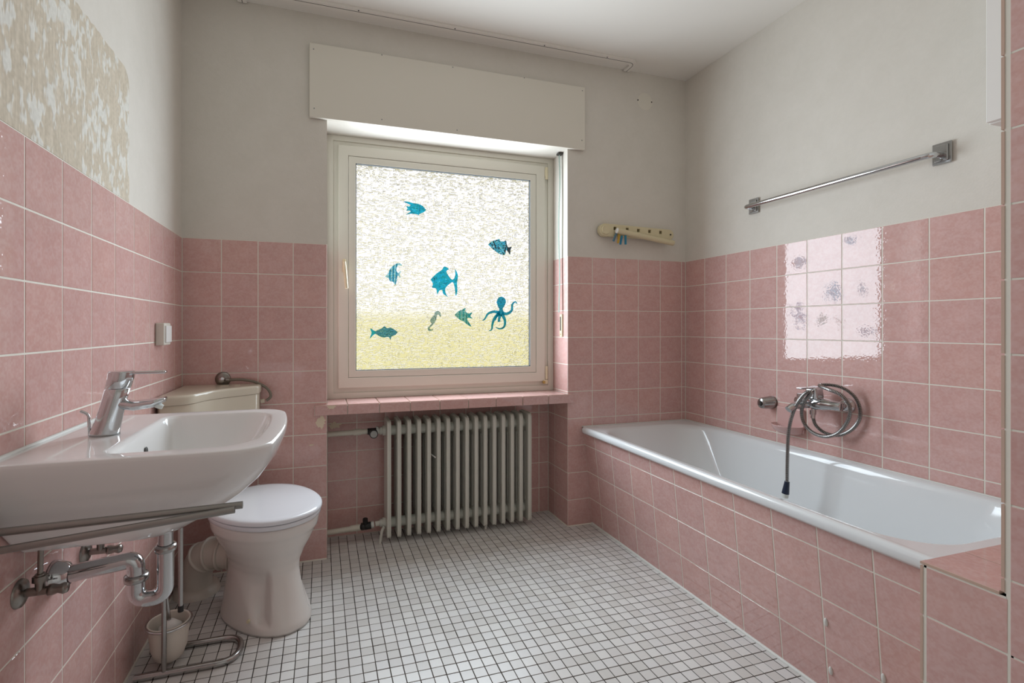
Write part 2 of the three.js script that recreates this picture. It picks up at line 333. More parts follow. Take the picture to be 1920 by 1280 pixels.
// leaning tiled apron of the tub
const apron = struct('wall_apron', 'leaning pink tiled front of the bathtub');
{
  const T = V3(2.0125, 0.53, 0), B = V3(2.067, 0, 0), up = T.clone().sub(B), len = up.length(); up.normalize();
  const n = V3(-up.y, up.x, 0), back = n.clone().multiplyScalar(-1);
  const g = new THREE.BoxGeometry(LEDGE_Z + 0.008, len, 0.05);
  const mtx = new THREE.Matrix4().makeBasis(Z1.clone(), up, Z1.clone().cross(up));
  const mesh = part('grout', g, M.grout, apron);
  mesh.quaternion.setFromRotationMatrix(mtx);
  const c = B.clone().lerp(T, 0.5).addScaledVector(n, -0.025 - G); mesh.position.set(c.x, c.y, LEDGE_Z / 2 + 0.004);
  tiles(apron, B, Z1.clone().negate(), up, [-(LEDGE_Z), -1.4905, -1.337, -1.1836, -1.0302, -0.8768, -0.7234, -0.57, -0.4166, -0.2632, -0.1098, 0], [0, 0.147, 0.2995, 0.452, len]);
  apron.children.filter((k) => k.name === 'tile').forEach((k) => k.rotateY(Math.PI));
  // silicone: seam on the floor and three blobs in the joints
  part('floor_seam', tube(new THREE.LineCurve3(V3(2.066, 0.001, 0.002), V3(2.066, 0.001, LEDGE_Z)), 0.0075, 4, 10), M.silicone, apron, 'white silicone seam');
  const blob = (u, v) => { const d = ray(u, v), t = (B.clone().sub(EYE)).dot(n) / d.dot(n), p = EYE.clone().addScaledVector(d, t); const s = new THREE.SphereGeometry(1, 14, 10); s.scale(0.004, 0.013, 0.006); s.rotateZ(0.1); part('silicone_blob', s.translate(p.x - 0.001, p.y, p.z), M.silicone, apron, 'white blob of silicone'); };
  blob(1549, 1166); blob(1558, 1257); blob(1657, 1271);
}
{ // pale seams where the tiles meet the floor
  const seams = struct('trim_1', 'pale seam round the floor');
  const line = (a, b) => part('seam', tube(new THREE.LineCurve3(a, b), 0.005, 2, 8), M.grout, seams);
  line(V3(NX1, 0, 0.002), V3(2.066, 0, 0.002)); line(V3(NX1 - 0.002, 0, NICHE), V3(NX1 - 0.002, 0, 0.002)); line(V3(0, 0, 0.001), V3(NX0, 0, 0.001)); line(V3(0.001, 0, 0), V3(0.001, 0, FRONT));
}

const ceiling = struct('ceiling', 'plain white ceiling');
part('slab', box(-0.15, W + 0.15, H, H + 0.15, -0.4, FRONT + 0.15), M.ceiling, ceiling);
const wallFront = struct('wall_front', 'white plastered wall behind the camera');
part('plaster', box(-0.15, W + 0.15, -0.1, H, FRONT, FRONT + 0.15), M.plaster, wallFront);
const door = struct('door_1', 'white door behind the camera');
part('door_leaf', rbox(0.62, 1.46, 0.005, 1.99, FRONT - 0.03, FRONT - 0.002, 0.004), M.door, door);
part('door_frame', join([rbox(0.54, 0.62, 0, 2.07, FRONT - 0.04, FRONT - 0.001, 0.004), rbox(1.46, 1.54, 0, 2.07, FRONT - 0.04, FRONT - 0.001, 0.004), rbox(0.62, 1.46, 1.99, 2.07, FRONT - 0.04, FRONT - 0.001, 0.004)]), M.door, door);
part('handle', tube(bent([V3(0.69, 1.03, FRONT - 0.03), V3(0.69, 1.03, FRONT - 0.08), V3(0.81, 1.03, FRONT - 0.08)], 0.02), 0.009), M.alu, door);

// ------------------------------------------------------------------ mosaic floor
const floor = struct('floor', 'white square mosaic tiles with dark joints');
part('grout_bed', box(-0.15, W + 0.15, -0.1, -0.0012, -0.4, FRONT + 0.15), M.floorGrout, floor);
{
  const PX = 0.0426, PZ = 0.0418, X0 = 0.5942 % PX, Z0 = 0.5012 % PZ, cells = [];
  for (let i = -1; i < 50; i++) for (let j = -7; j < 74; j++) {
    let x0 = X0 + i * PX, x1 = x0 + PX, z0 = Z0 + j * PZ, z1 = z0 + PZ;
    const mx = (x0 + x1) / 2, mz = (z0 + z1) / 2, right = mz < LEDGE_Z ? 2.062 : PILLAR_X;
    const whole = x0 >= NX0 && x1 <= NX1, pieces = [];
    if (whole && z1 <= PZ && z1 > NICHE) pieces.push([x0, x1, Math.max(z0, NICHE), z1]);
    else {
      pieces.push([Math.max(x0, 0), Math.min(x1, right), Math.max(z0, 0), Math.min(z1, FRONT)]);
      if (z0 < 0) pieces.push([Math.max(x0, NX0), Math.min(x1, NX1), Math.max(z0, NICHE), Math.min(z1, 0)]);
    }
    for (const [a0, a1, b0, b1] of pieces) {
      if (a1 - a0 < 0.007 || b1 - b0 < 0.007) continue;
      const cx = (a0 + a1) / 2, cz = (b0 + b1) / 2;
      const p = V3(cx, 0, cz).sub(EYE), depth = p.x * Math.sin(YAW) - p.z * Math.cos(YAW), a = (p.x * Math.cos(YAW) + p.z * Math.sin(YAW)) / depth * FOCAL + PCX, b = PCY - p.y / depth * FOCAL;
      const seen = depth > 0.1 && a > -10 && a < 1930 && b < 1290;
      cells.push({ cx, cz, sx: (a1 - a0 - 0.003) / (PX - 0.003), sz: (b1 - b0 - 0.003) / (PZ - 0.003), size: seen ? 1 / depth : 0 });
    }
  }
  cells.sort((a, b) => b.size - a.size);
  const variants = [0, 1, 2, 3].map((k) => tileGeo(PX - 0.003, PZ - 0.003, k, 0.004, 0.0005)), turn = new THREE.Quaternion().setFromEuler(new THREE.Euler(-Math.PI / 2, 0, 0));
  const rest = new THREE.InstancedMesh(variants[0], [std('#ffffff', 0.32), std('#ffffff', 0.5)], Math.max(0, cells.length - 300)), mt = new THREE.Matrix4(), tones = ['#dcdad7', '#d6d3cf', '#e0deda', '#d3d0cb'].map((c) => new THREE.Color(c));
  cells.forEach((c, k) => {
    const tone = Math.floor(rnd() * 4), q = turn.clone().multiply(new THREE.Quaternion().setFromEuler(new THREE.Euler(rr(-1, 1) * 0.004, rr(-1, 1) * 0.004, rr(-1, 1) * 0.006)));
    const at = V3(c.cx + rr(-1, 1) * 0.0004, rr(-0.0003, 0), c.cz + rr(-1, 1) * 0.0004);
    if (k < 300) { const m = part('mosaic_tile', variants[k % 4], [floorTones[tone], floorTones[tone]], floor); m.position.copy(at); m.quaternion.copy(q); m.scale.set(c.sx, c.sz, 1); }
    else { rest.setMatrixAt(k - 300, mt.compose(at, q, V3(c.sx, c.sz, 1))); rest.setColorAt(k - 300, tones[tone]); }
  });
  rest.name = 'mosaic_tiles'; rest.userData = { kind: 'stuff', label: 'remaining white mosaic tiles' }; shadows(rest); floor.add(rest);
}

// ------------------------------------------------------------------ outside
const meadow = struct('ground_outside', 'pale dry meadow beyond the window');
{
  const g = new THREE.PlaneGeometry(160, 80, 80, 60).rotateX(-Math.PI / 2).translate(0, 0, -40.6), p = g.attributes.position;
  for (let i = 0; i < p.count; i++) { const d = -p.getZ(i) / 80; p.setY(i, -0.7 + 4.2 * d * d + 0.5 * (nA(p.getX(i) * 0.09, p.getZ(i) * 0.07) - 0.5) * Math.min(1, d * 6)); }
  g.computeVertexNormals(); meadowMap.repeat.set(60, 30);
  part('meadow', g, std('#ffffff', 1, { map: meadowMap }), meadow);
}

// ------------------------------------------------------------------ window
const win = struct('window_1', 'cream plastic window with obscured glass and sea animal stickers');
function ringFrame(x0, x1, y0, y1, ix0, ix1, iy0, iy1, z, depth, bevel = 0.003) {
  const s = new THREE.Shape([[x0 + bevel, y0 + bevel], [x1 - bevel, y0 + bevel], [x1 - bevel, y1 - bevel], [x0 + bevel, y1 - bevel]].map(([a, b]) => new THREE.Vector2(a, b)));
  s.holes.push(new THREE.Path([[ix0 - bevel, iy0 - bevel], [ix0 - bevel, iy1 + bevel], [ix1 + bevel, iy1 + bevel], [ix1 + bevel, iy0 - bevel]].map(([a, b]) => new THREE.Vector2(a, b))));
  return new THREE.ExtrudeGeometry(s, { depth: depth - 2 * bevel, bevelThickness: bevel, bevelSize: bevel, bevelSegments: 2 }).translate(0, 0, z - depth + bevel);
}
part('outer_frame', join([ringFrame(NX0, NX1, SILL, WTOP, 0.69, 1.84, 0.81, 2.05, -0.182, 0.07), ringFrame(NX0, NX1, SILL, WTOP, 0.652, 1.877, 0.772, 2.085, -0.174, 0.012, 0.002)]), M.frame, win);
part('sash', ringFrame(0.676, 1.853, 0.797, 2.062, 0.727, 1.797, 0.851, 2.009, -0.163, 0.07, 0.004), M.frame, win);
part('glazing_bead', ringFrame(0.7285, 1.7955, 0.8525, 2.0075, 0.765, 1.76, 0.8875, 1.9725, -0.1655, 0.03, 0.002), M.frame, win);
part('gasket', ringFrame(0.764, 1.761, 0.8865, 1.9735, 0.768, 1.757, 0.8905, 1.9695, -0.1672, 0.014, 0.0006), M.gasket, win, 'dark rubber seal round the glass');
{
  const g = new THREE.BoxGeometry(1.004, 1.094, 0.005).translate(1.2625, 1.43, -0.1815), p = g.attributes.position, uv = g.attributes.uv;
  for (let i = 0; i < p.count; i++) uv.setXY(i, p.getX(i) / 0.68, p.getY(i) / 0.68);
  part('pane', g, phys('#ffffff', 0.12, { bumpMap: glassBump, bumpScale: 0.002, transmission: 1, thickness: 0.005, ior: 1.5 }), win, 'obscured glass with short woven ridges');
}
{
  const h = part('handle', join([rbox(0.697, 0.715, 1.40, 1.468, -0.163, -0.153, 0.004), cyl(V3(0.706, 1.437, -0.155), V3(0.706, 1.437, -0.118), 0.0085)]), M.ivory, win, 'ivory window handle');
  part('lever', tube(bent([V3(0.705, 1.447, -0.118), V3(0.706, 1.43, -0.113), V3(0.716, 1.312, -0.106)], 0.012), 0.0085), M.ivory, h);
  part('hinge', join([cyl(V3(1.862, 1.985, -0.162), V3(1.862, 2.055, -0.162), 0.008), rbox(1.852, 1.868, 2.0, 2.045, -0.172, -0.16, 0.002)]), M.ivory, win, 'ivory hinge cap');
  part('hinge', join([cyl(V3(1.862, 0.81, -0.162), V3(1.862, 0.885, -0.162), 0.007), rbox(1.842, 1.868, 0.782, 0.806, -0.172, -0.155, 0.003)]), M.ivory, win, 'ivory hinge cap');
  part('corner_bearing', rbox(1.836, 1.85, 0.785, 0.80, -0.165, -0.152, 0.002), M.brass, win);
}
// tiled sill
const sill = struct('window_sill_1', 'pink tiled window sill');
part('slab', box(NX0, NX1, 0.692, SILL - 0.0062, -0.30, 0.004), M.grout, sill);
part('nose', box(0.5605, 1.9455, 0.692, SILL - 0.0062, 0.0005, 0.007), M.grout, sill);
part('outer_ledge', box(NX0, NX1, 0.60, 0.73, -0.42, -0.26), M.grout, sill);
{
  const xs = steps(0.7145, PITCH, 0.5605, 1.9455);
  tiles(sill, V3(0, SILL, 0), X1, Z1.clone().negate(), [NX0, ...xs.filter((x) => x > NX0 + 0.02 && x < NX1 - 0.005), NX1], [-0.0, 0.183]);
  tiles(sill, V3(0, SILL, 0), X1, Z1.clone().negate(), xs, [-0.013, -0.0002 + 0.0035]);
  tiles(sill, V3(0, 0, 0.013), X1, Y1, xs, [0.69, SILL - 0.001]);
  const s = new THREE.Shape(); const c = onZ(622, 764, 0.0135);
  for (let k = 0; k < 30; k++) { const a = k / 30 * Math.PI * 2, q = rr(0.5, 1.15), x = c.x + 0.026 * q * Math.cos(a), y = Math.min(SILL - 0.003, c.y + 0.005 + 0.014 * q * Math.sin(a)); k ? s.lineTo(x, y) : s.moveTo(x, y); }
  part('glaze_chip', new THREE.ExtrudeGeometry(s, { depth: 0.0006, bevelEnabled: false }).translate(0, 0, 0.0131), M.chip, sill);
}
{ // roller shutter cover
  const t = thing('shutter_box_cover', 'cream board screwed over the roller shutter box above the window', 'panel', [0, 0, 0]);
  part('board', rbox(0.538, 2.012, 2.111, 2.463, 0.001, 0.019, 0.003), M.panel, t);
  for (const [u, v] of [[588, 92], [716, 103], [849, 126], [983, 146], [1092, 170], [589, 203], [716, 224], [857, 244], [1091, 263]]) { const p = onZ(u, v, 0.019); part('screw', new THREE.CylinderGeometry(0.0032, 0.0032, 0.0016, 12).rotateX(Math.PI / 2).translate(p.x, p.y, 0.0192), M.alu, t); }
}
{ // shutter strap and winder on the right cheek of the window
  const x = NX1 - 0.006, t = thing('shutter_strap', 'grey green roller shutter strap hanging on the window reveal', 'strap', [0, 0, 0]);
  const pts = []; for (let k = 0; k <= 12; k++) pts.push(V3(x - 0.012 + 0.003 * Math.sin(k * 0.9), 2.105 - k * 0.0755, -0.066 + 0.0015 * Math.sin(k * 0.7)));
  const c = spline(pts), shp = new THREE.Shape([[-0.0007, -0.0075], [0.0007, -0.0075], [0.0007, 0.0075], [-0.0007, 0.0075]].map(([a, b]) => new THREE.Vector2(a, b)));
  const strapGeo = []; for (let k = 0; k < 40; k++) { const a = c.getPoint(k / 40), b = c.getPoint((k + 1) / 40); strapGeo.push(box(a.x - 0.0007, a.x + 0.0007, b.y, a.y, a.z - 0.0075, a.z + 0.0075)); }
  part('band', join(strapGeo), M.strap, t);
  part('guide', rbox(x - 0.024, x + 0.004, 2.098, 2.11, -0.08, -0.05, 0.003), M.dark, t);
  const w = thing('strap_winder', 'ivory strap winder plate set in the pink window reveal', 'strap winder', [NX1, 1.125, -0.066]);
  part('plate', rbox(-0.009, 0, -0.064, 0.064, -0.012, 0.014, 0.002), M.ivory, w);
  part('slot', box(-0.0105, -0.0085, -0.03, 0.05, -0.006, 0.004), M.dark, w);
  part('screw', cyl(V3(-0.011, -0.05, 0.001), V3(-0.008, -0.05, 0.001), 0.003), M.brass, w);
}

// ------------------------------------------------------------------ window stickers
function sticker(label, draw, outline, at, size) {          // outline in a unit box (0..1), drawn print on the same box
  const cv = document.createElement('canvas'); cv.width = cv.height = 256; const c = cv.getContext('2d');
  c.save(); c.translate(0, 256); c.scale(256, -256); draw(c); c.restore();
  const t = new THREE.CanvasTexture(cv); t.colorSpace = THREE.SRGBColorSpace; t.magFilter = THREE.LinearFilter;
  const shapes = Array.isArray(outline) ? outline : [outline], g = new THREE.ShapeGeometry(shapes, 20), p = g.attributes.position, uv = g.attributes.uv;
  for (let i = 0; i < p.count; i++) { uv.setXY(i, p.getX(i), p.getY(i)); p.setXYZ(i, at[0] + p.getX(i) * size[0], at[1] + p.getY(i) * size[1], -0.1745); }
  g.computeVertexNormals();
  solo('window_sticker', g, new THREE.MeshPhysicalMaterial({ map: t, roughness: 0.08, transmission: 0.97, thickness: 0, side: THREE.DoubleSide }), label, 'sticker', 'sea animal stickers on the window');
}
const poly = (pts, smooth = true) => {
  const s = new THREE.Shape(); s.moveTo(...pts[0]);
  if (smooth) s.splineThru([...pts.slice(1), pts[0]].map(([a, b]) => new THREE.Vector2(a, b))); else pts.slice(1).forEach((p) => s.lineTo(...p));
  return s;
};
const fill = (c, col, x = 0, y = 0, w = 1, h = 1) => { c.fillStyle = col; c.fillRect(x, y, w, h); };
const speck = (c, cols, n, a, b) => { for (let i = 0; i < n; i++) { c.fillStyle = cols[Math.floor(rnd() * cols.length)]; c.beginPath(); c.ellipse(rnd(), rnd(), rr(a, b), rr(a, b) * 0.6, rnd() * 3, 0, 7); c.fill(); } };
const stroke = (c, col, w, pts) => { c.strokeStyle = col; c.lineWidth = w; c.beginPath(); pts.forEach(([x, y], i) => (i ? c.lineTo(x, y) : c.moveTo(x, y))); c.stroke(); };
const C1 = '#16a3bf', C2 = '#0b7f9e', C3 = '#0d6480', C4 = '#3fbdd2', DK = '#22363f';
{
  // angelfish with streaming fins, nose to the right
  sticker('plain turquoise angelfish sticker with streaming fins high on the window', (c) => { fill(c, C1); speck(c, [C2, C4], 60, 0.02, 0.06); stroke(c, C3, 0.02, [[0.72, 0.75], [0.7, 0.3]]); fill(c, DK, 0.86, 0.5, 0.03, 0.06); },
    poly([[1, 0.46], [0.86, 0.72], [0.66, 0.86], [0.42, 0.9], [0.2, 0.97], [0, 0.95], [0.16, 0.84], [0.3, 0.74], [0.24, 0.64], [0.12, 0.62], [0.17, 0.48], [0.13, 0.32], [0.25, 0.34], [0.3, 0.26], [0.1, 0.02], [0.34, 0.12], [0.6, 0.1], [0.68, 0.03], [0.7, 0.14], [0.88, 0.28]]), [1.018, 1.722], [0.124, 0.075]);
  // triggerfish
  sticker('dark patterned triggerfish sticker near the right edge of the glass', (c) => { fill(c, '#3a9db8'); speck(c, [DK, '#2b4d5c', '#8fd0de'], 150, 0.02, 0.055); stroke(c, DK, 0.05, [[0.2, 0.9], [0.34, 0.4]]); stroke(c, DK, 0.05, [[0.78, 0.66], [0.7, 0.2]]); fill(c, DK, 0.8, 0.1, 0.2, 0.5); },
    poly([[0, 0.62], [0.14, 0.82], [0.36, 0.94], [0.48, 1], [0.5, 0.9], [0.64, 0.86], [0.76, 0.92], [0.8, 0.66], [0.86, 0.52], [1, 0.56], [0.95, 0.36], [0.93, 0.06], [0.82, 0.28], [0.76, 0.3], [0.7, 0.04], [0.52, 0.06], [0.34, 0.2], [0.16, 0.4]]), [1.502, 1.528], [0.144, 0.093]);
  // moorish idol, pale with stripes
  sticker('pale striped fish sticker with trailing back fin near the window handle', (c) => { fill(c, '#8fc6cf'); for (const x of [0.3, 0.5, 0.68]) stroke(c, '#1b87a6', 0.1, [[x, 1], [x - 0.03, 0]]); speck(c, ['#b9dde0', '#167d9c', '#2f6f86'], 60, 0.02, 0.05); },
    poly([[0, 0.36], [0.18, 0.52], [0.3, 0.72], [0.52, 0.9], [0.8, 1], [1, 0.9], [0.74, 0.88], [0.66, 0.68], [0.76, 0.56], [0.94, 0.66], [0.86, 0.5], [0.9, 0.34], [0.74, 0.42], [0.68, 0.2], [0.6, 0.0], [0.46, 0.14], [0.3, 0.16], [0.2, 0.3]]), [0.918, 1.342], [0.092, 0.118]);
  // large round fish with a crescent tail
  sticker('large plain turquoise fish sticker with crescent tail in the middle of the glass', (c) => { fill(c, C1); speck(c, [C2, C4], 90, 0.015, 0.05); fill(c, DK, 0.13, 0.56, 0.03, 0.04); },
    poly([[0, 0.56], [0.08, 0.64], [0.24, 0.78], [0.4, 0.88], [0.5, 1], [0.66, 0.93], [0.58, 0.86], [0.6, 0.78], [0.72, 0.62], [0.82, 0.58], [0.9, 0.72], [0.9, 0.92], [1, 0.72], [0.97, 0.48], [0.98, 0.2], [0.92, 0.04], [0.88, 0.3], [0.82, 0.48], [0.7, 0.44], [0.54, 0.28], [0.56, 0.1], [0.64, 0.0], [0.46, 0.1], [0.42, 0.22], [0.32, 0.2], [0.24, 0.08], [0.2, 0.26], [0.06, 0.3], [0.08, 0.42]]), [1.167, 1.283], [0.156, 0.168]);
  // octopus: head and six arms
  const arms = [[[0.5, 0.52], [0.34, 0.56], [0.16, 0.5], [0.06, 0.34], [0.0, 0.3]], [[0.46, 0.5], [0.34, 0.36], [0.28, 0.18], [0.26, 0.04], [0.19, 0.0]], [[0.5, 0.48], [0.48, 0.36], [0.46, 0.28], [0.52, 0.3]], [[0.56, 0.48], [0.64, 0.32], [0.62, 0.12], [0.5, 0.06], [0.38, 0.1]], [[0.56, 0.52], [0.7, 0.5], [0.84, 0.6], [0.86, 0.78], [0.95, 0.86], [1, 0.8]], [[0.48, 0.52], [0.4, 0.42], [0.36, 0.3]]];
  const armShape = (pts) => { const c = new THREE.CatmullRomCurve3(pts.map(([x, y]) => V3(x, y, 0))), l = [], r = []; for (let k = 0; k <= 16; k++) { const p = c.getPoint(k / 16), t = c.getTangent(k / 16), w = 0.036 * (1 - k / 16) + 0.012; l.push([p.x - t.y * w, p.y + t.x * w]); r.unshift([p.x + t.y * w, p.y - t.x * w]); } return poly([...l, ...r], false); };
  sticker('turquoise octopus sticker with curling arms low on the glass', (c) => { fill(c, '#1289a8'); speck(c, ['#0b627f', '#2fa9c2'], 120, 0.012, 0.03); fill(c, DK, 0.47, 0.66, 0.02, 0.03); fill(c, DK, 0.58, 0.66, 0.02, 0.03); },
    [poly([[0.4, 0.84], [0.45, 0.96], [0.54, 1], [0.64, 0.95], [0.67, 0.84], [0.62, 0.72], [0.58, 0.64], [0.62, 0.5], [0.5, 0.44], [0.42, 0.52], [0.48, 0.62], [0.44, 0.72]]), ...arms.map(armShape)], [1.468, 1.094], [0.212, 0.196]);
  // seahorse
  sticker('grey blue seahorse sticker standing low in the middle of the glass', (c) => { fill(c, '#8fa8a6'); speck(c, ['#5f8790', '#b4c4bf', '#3f6a76'], 170, 0.02, 0.05); },
    poly([[0.98, 0.78], [0.9, 0.94], [0.72, 1], [0.52, 0.92], [0.48, 0.8], [0.3, 0.66], [0.18, 0.5], [0.28, 0.36], [0.14, 0.24], [0.0, 0.14], [0.08, 0.0], [0.34, 0.0], [0.38, 0.1], [0.22, 0.08], [0.16, 0.14], [0.34, 0.26], [0.5, 0.4], [0.62, 0.56], [0.68, 0.76], [0.78, 0.82], [0.88, 0.72], [0.95, 0.7]]), [1.150, 1.095], [0.078, 0.11]);
  // small striped fish, nose to the left
  sticker('small teal striped fish sticker beside the octopus', (c) => { fill(c, '#6fa9a6'); for (const x of [0.26, 0.46, 0.64]) stroke(c, '#2d8f93', 0.08, [[x + 0.05, 1], [x, 0]]); fill(c, '#1f8f9a', 0.74, 0, 0.3, 1); speck(c, ['#a9ccc6', '#23666f'], 60, 0.02, 0.04); },
    poly([[0, 0.62], [0.2, 0.82], [0.4, 0.9], [0.56, 1], [0.62, 0.98], [0.6, 0.86], [0.74, 0.72], [0.98, 0.76], [0.88, 0.58], [1, 0.44], [0.78, 0.48], [0.7, 0.4], [0.86, 0.14], [0.92, 0.0], [0.66, 0.14], [0.5, 0.28], [0.34, 0.34], [0.18, 0.46]]), [1.303, 1.118], [0.106, 0.104]);
  // long grouper, nose to the right
  sticker('long speckled blue fish sticker in the bottom corner below the handle', (c) => { fill(c, '#4288a0'); speck(c, ['#1f5266', '#86b8c2', '#1b7f98'], 200, 0.012, 0.035); fill(c, '#15a0b8', 0, 0, 0.2, 1); },
    poly([[1, 0.56], [0.9, 0.72], [0.74, 0.9], [0.62, 0.86], [0.52, 1], [0.42, 0.84], [0.28, 0.72], [0.18, 0.64], [0.02, 0.84], [0.06, 0.5], [0.0, 0.1], [0.18, 0.42], [0.34, 0.26], [0.5, 0.16], [0.66, 0.2], [0.74, 0.0], [0.78, 0.22], [0.92, 0.36]]), [0.838, 1.048], [0.148, 0.072]);
}

// ------------------------------------------------------------------ radiator
{
  const t = thing('radiator', 'old cream sectional steel radiator standing in the niche under the window', 'radiator', [0, 0, 0]);
  const z0 = -0.205, z1 = -0.062, y0 = 0.028, y1 = 0.632, SP = 0.0524;
  const blade = (grow, thick, bev, slots) => {
    const r = 0.016, s = new THREE.Shape(), a = z0 - grow + bev, b = z1 + grow - bev, c = y0 - grow + bev, d = y1 + grow - bev, k = r;
    s.moveTo(a + k, c); s.lineTo(b - k, c); s.quadraticCurveTo(b, c, b, c + k); s.lineTo(b, d - k); s.quadraticCurveTo(b, d, b - k, d); s.lineTo(a + k, d); s.quadraticCurveTo(a, d, a, d - k); s.lineTo(a, c + k); s.quadraticCurveTo(a, c, a + k, c);
    if (slots) for (const zc of [-0.158, -0.109]) { const h = new THREE.Path(), w = 0.011; h.moveTo(zc - w, 0.14); h.lineTo(zc - w, 0.52); h.absarc(zc, 0.52, w, Math.PI, 0, true); h.lineTo(zc + w, 0.14); h.absarc(zc, 0.14, w, 0, Math.PI, true); s.holes.push(h); }
    return new THREE.ExtrudeGeometry(s, { depth: thick - 2 * bev, bevelThickness: bev, bevelSize: bev, bevelSegments: 3, curveSegments: 8 }).rotateY(-Math.PI / 2).translate((thick - 2 * bev) / 2, 0, 0);
  };
  const body = blade(0, 0.0215, 0.0055, true), seam = blade(0.004, 0.003, 0.0008, false);
  { // the seam runs round the edge only
    const s = new THREE.Shape(), q = (o, r, path) => { const a = z0 - o, b = z1 + o, c = y0 - o, d = y1 + o; path.moveTo(a + r, c); path.lineTo(b - r, c); path.quadraticCurveTo(b, c, b, c + r); path.lineTo(b, d - r); path.quadraticCurveTo(b, d, b - r, d); path.lineTo(a + r, d); path.quadraticCurveTo(a, d, a, d - r); path.lineTo(a, c + r); path.quadraticCurveTo(a, c, a + r, c); };
    q(0.003, 0.024, s); const h = new THREE.Path(); q(-0.008, 0.014, h); s.holes.push(h);
    const g = new THREE.ExtrudeGeometry(s, { depth: 0.0026, bevelEnabled: false, curveSegments: 8 }).rotateY(-Math.PI / 2).translate(0.0013, 0, 0);
    seam.copy(g);
  }
  const section = join([body, seam.translate(0.006, 0, 0), new THREE.CylinderGeometry(0.026, 0.026, SP, 20).rotateZ(Math.PI / 2).translate(0, 0.572, -0.134), new THREE.CylinderGeometry(0.026, 0.026, SP, 20).rotateZ(Math.PI / 2).translate(0, 0.088, -0.134)]);
  for (let i = 0; i < 16; i++) { const m = part('section', section, M.radiator, t); m.position.x = 0.9255 + i * SP; }
  part('end_plug', join([cyl(V3(0.885, 0.572, -0.134), V3(0.905, 0.572, -0.134), 0.021, 0.021, 6), cyl(V3(0.872, 0.572, -0.134), V3(0.886, 0.572, -0.134), 0.015)]), M.radiator, t);
  part('end_plug', join([cyl(V3(0.885, 0.088, -0.134), V3(0.905, 0.088, -0.134), 0.021, 0.021, 6), cyl(V3(0.862, 0.086, -0.134), V3(0.886, 0.088, -0.134), 0.013)]), M.radiator, t);
  part('leg', tube(bent([V3(0.905, 0.075, -0.11), V3(0.893, 0.06, -0.1), V3(0.882, 0, -0.094)], 0.02), 0.008), M.radiator, t);
  part('leg', cyl(V3(1.46, 0.0, -0.10), V3(1.465, 0.07, -0.11), 0.007), M.radiator, t);
  const pin = onZ(816, 857, -0.055); part('pin', cyl(pin.clone().add(V3(-0.016, 0.008, -0.05)), pin, 0.0035), M.white, t, 'small white pin');
  // supply pipe with valve
  const p = thing('heating_pipe', 'cream painted upper heating pipe with round valve knob', 'pipe', [0, 0, 0]);
  part('pipe', cyl(V3(NX0, 0.569, -0.134), V3(0.83, 0.573, -0.134), 0.0135), M.pipePaint, p);
  part('coupling', cyl(V3(0.752, 0.571, -0.134), V3(0.79, 0.572, -0.134), 0.0165), M.pipePaint, p);
  const v = part('valve_body', join([cyl(V3(0.822, 0.572, -0.134), V3(0.872, 0.572, -0.134), 0.0165), cyl(V3(0.848, 0.572, -0.134), V3(0.848, 0.572, -0.085), 0.014)]), M.black, p, 'black valve body');
  part('knob', cyl(V3(0.848, 0.57, -0.094), V3(0.848, 0.57, -0.066), 0.0225, 0.0215, 28), M.black, v);
  part('knob_face', cyl(V3(0.848, 0.57, -0.066), V3(0.848, 0.57, -0.0645), 0.018, 0.0175, 28), M.alu, v, 'grey dial');
  part('nut', cyl(V3(0.866, 0.578, -0.134), V3(0.878, 0.578, -0.134), 0.018, 0.018, 6), M.limescale, p);
  const q = thing('heating_pipe', 'cream painted lower heating pipe with black tap near the floor', 'pipe', [0, 0, 0]);
  part('pipe', cyl(V3(NX0, 0.07, -0.134), V3(0.795, 0.078, -0.134), 0.0135), M.pipePaint, q);
  part('coupling', cyl(V3(0.735, 0.076, -0.134), V3(0.785, 0.078, -0.134), 0.016), M.pipePaint, q);
  part('valve', join([cyl(V3(0.79, 0.08, -0.134), V3(0.84, 0.082, -0.134), 0.0185), cyl(V3(0.812, 0.08, -0.134), V3(0.81, 0.122, -0.125), 0.013), new THREE.SphereGeometry(0.017, 14, 10).translate(0.798, 0.082, -0.125)]), M.black, q, 'black tap');
  part('nut', join([cyl(V3(0.84, 0.084, -0.134), V3(0.855, 0.085, -0.134), 0.017, 0.017, 6)]), M.limescale, q);
}

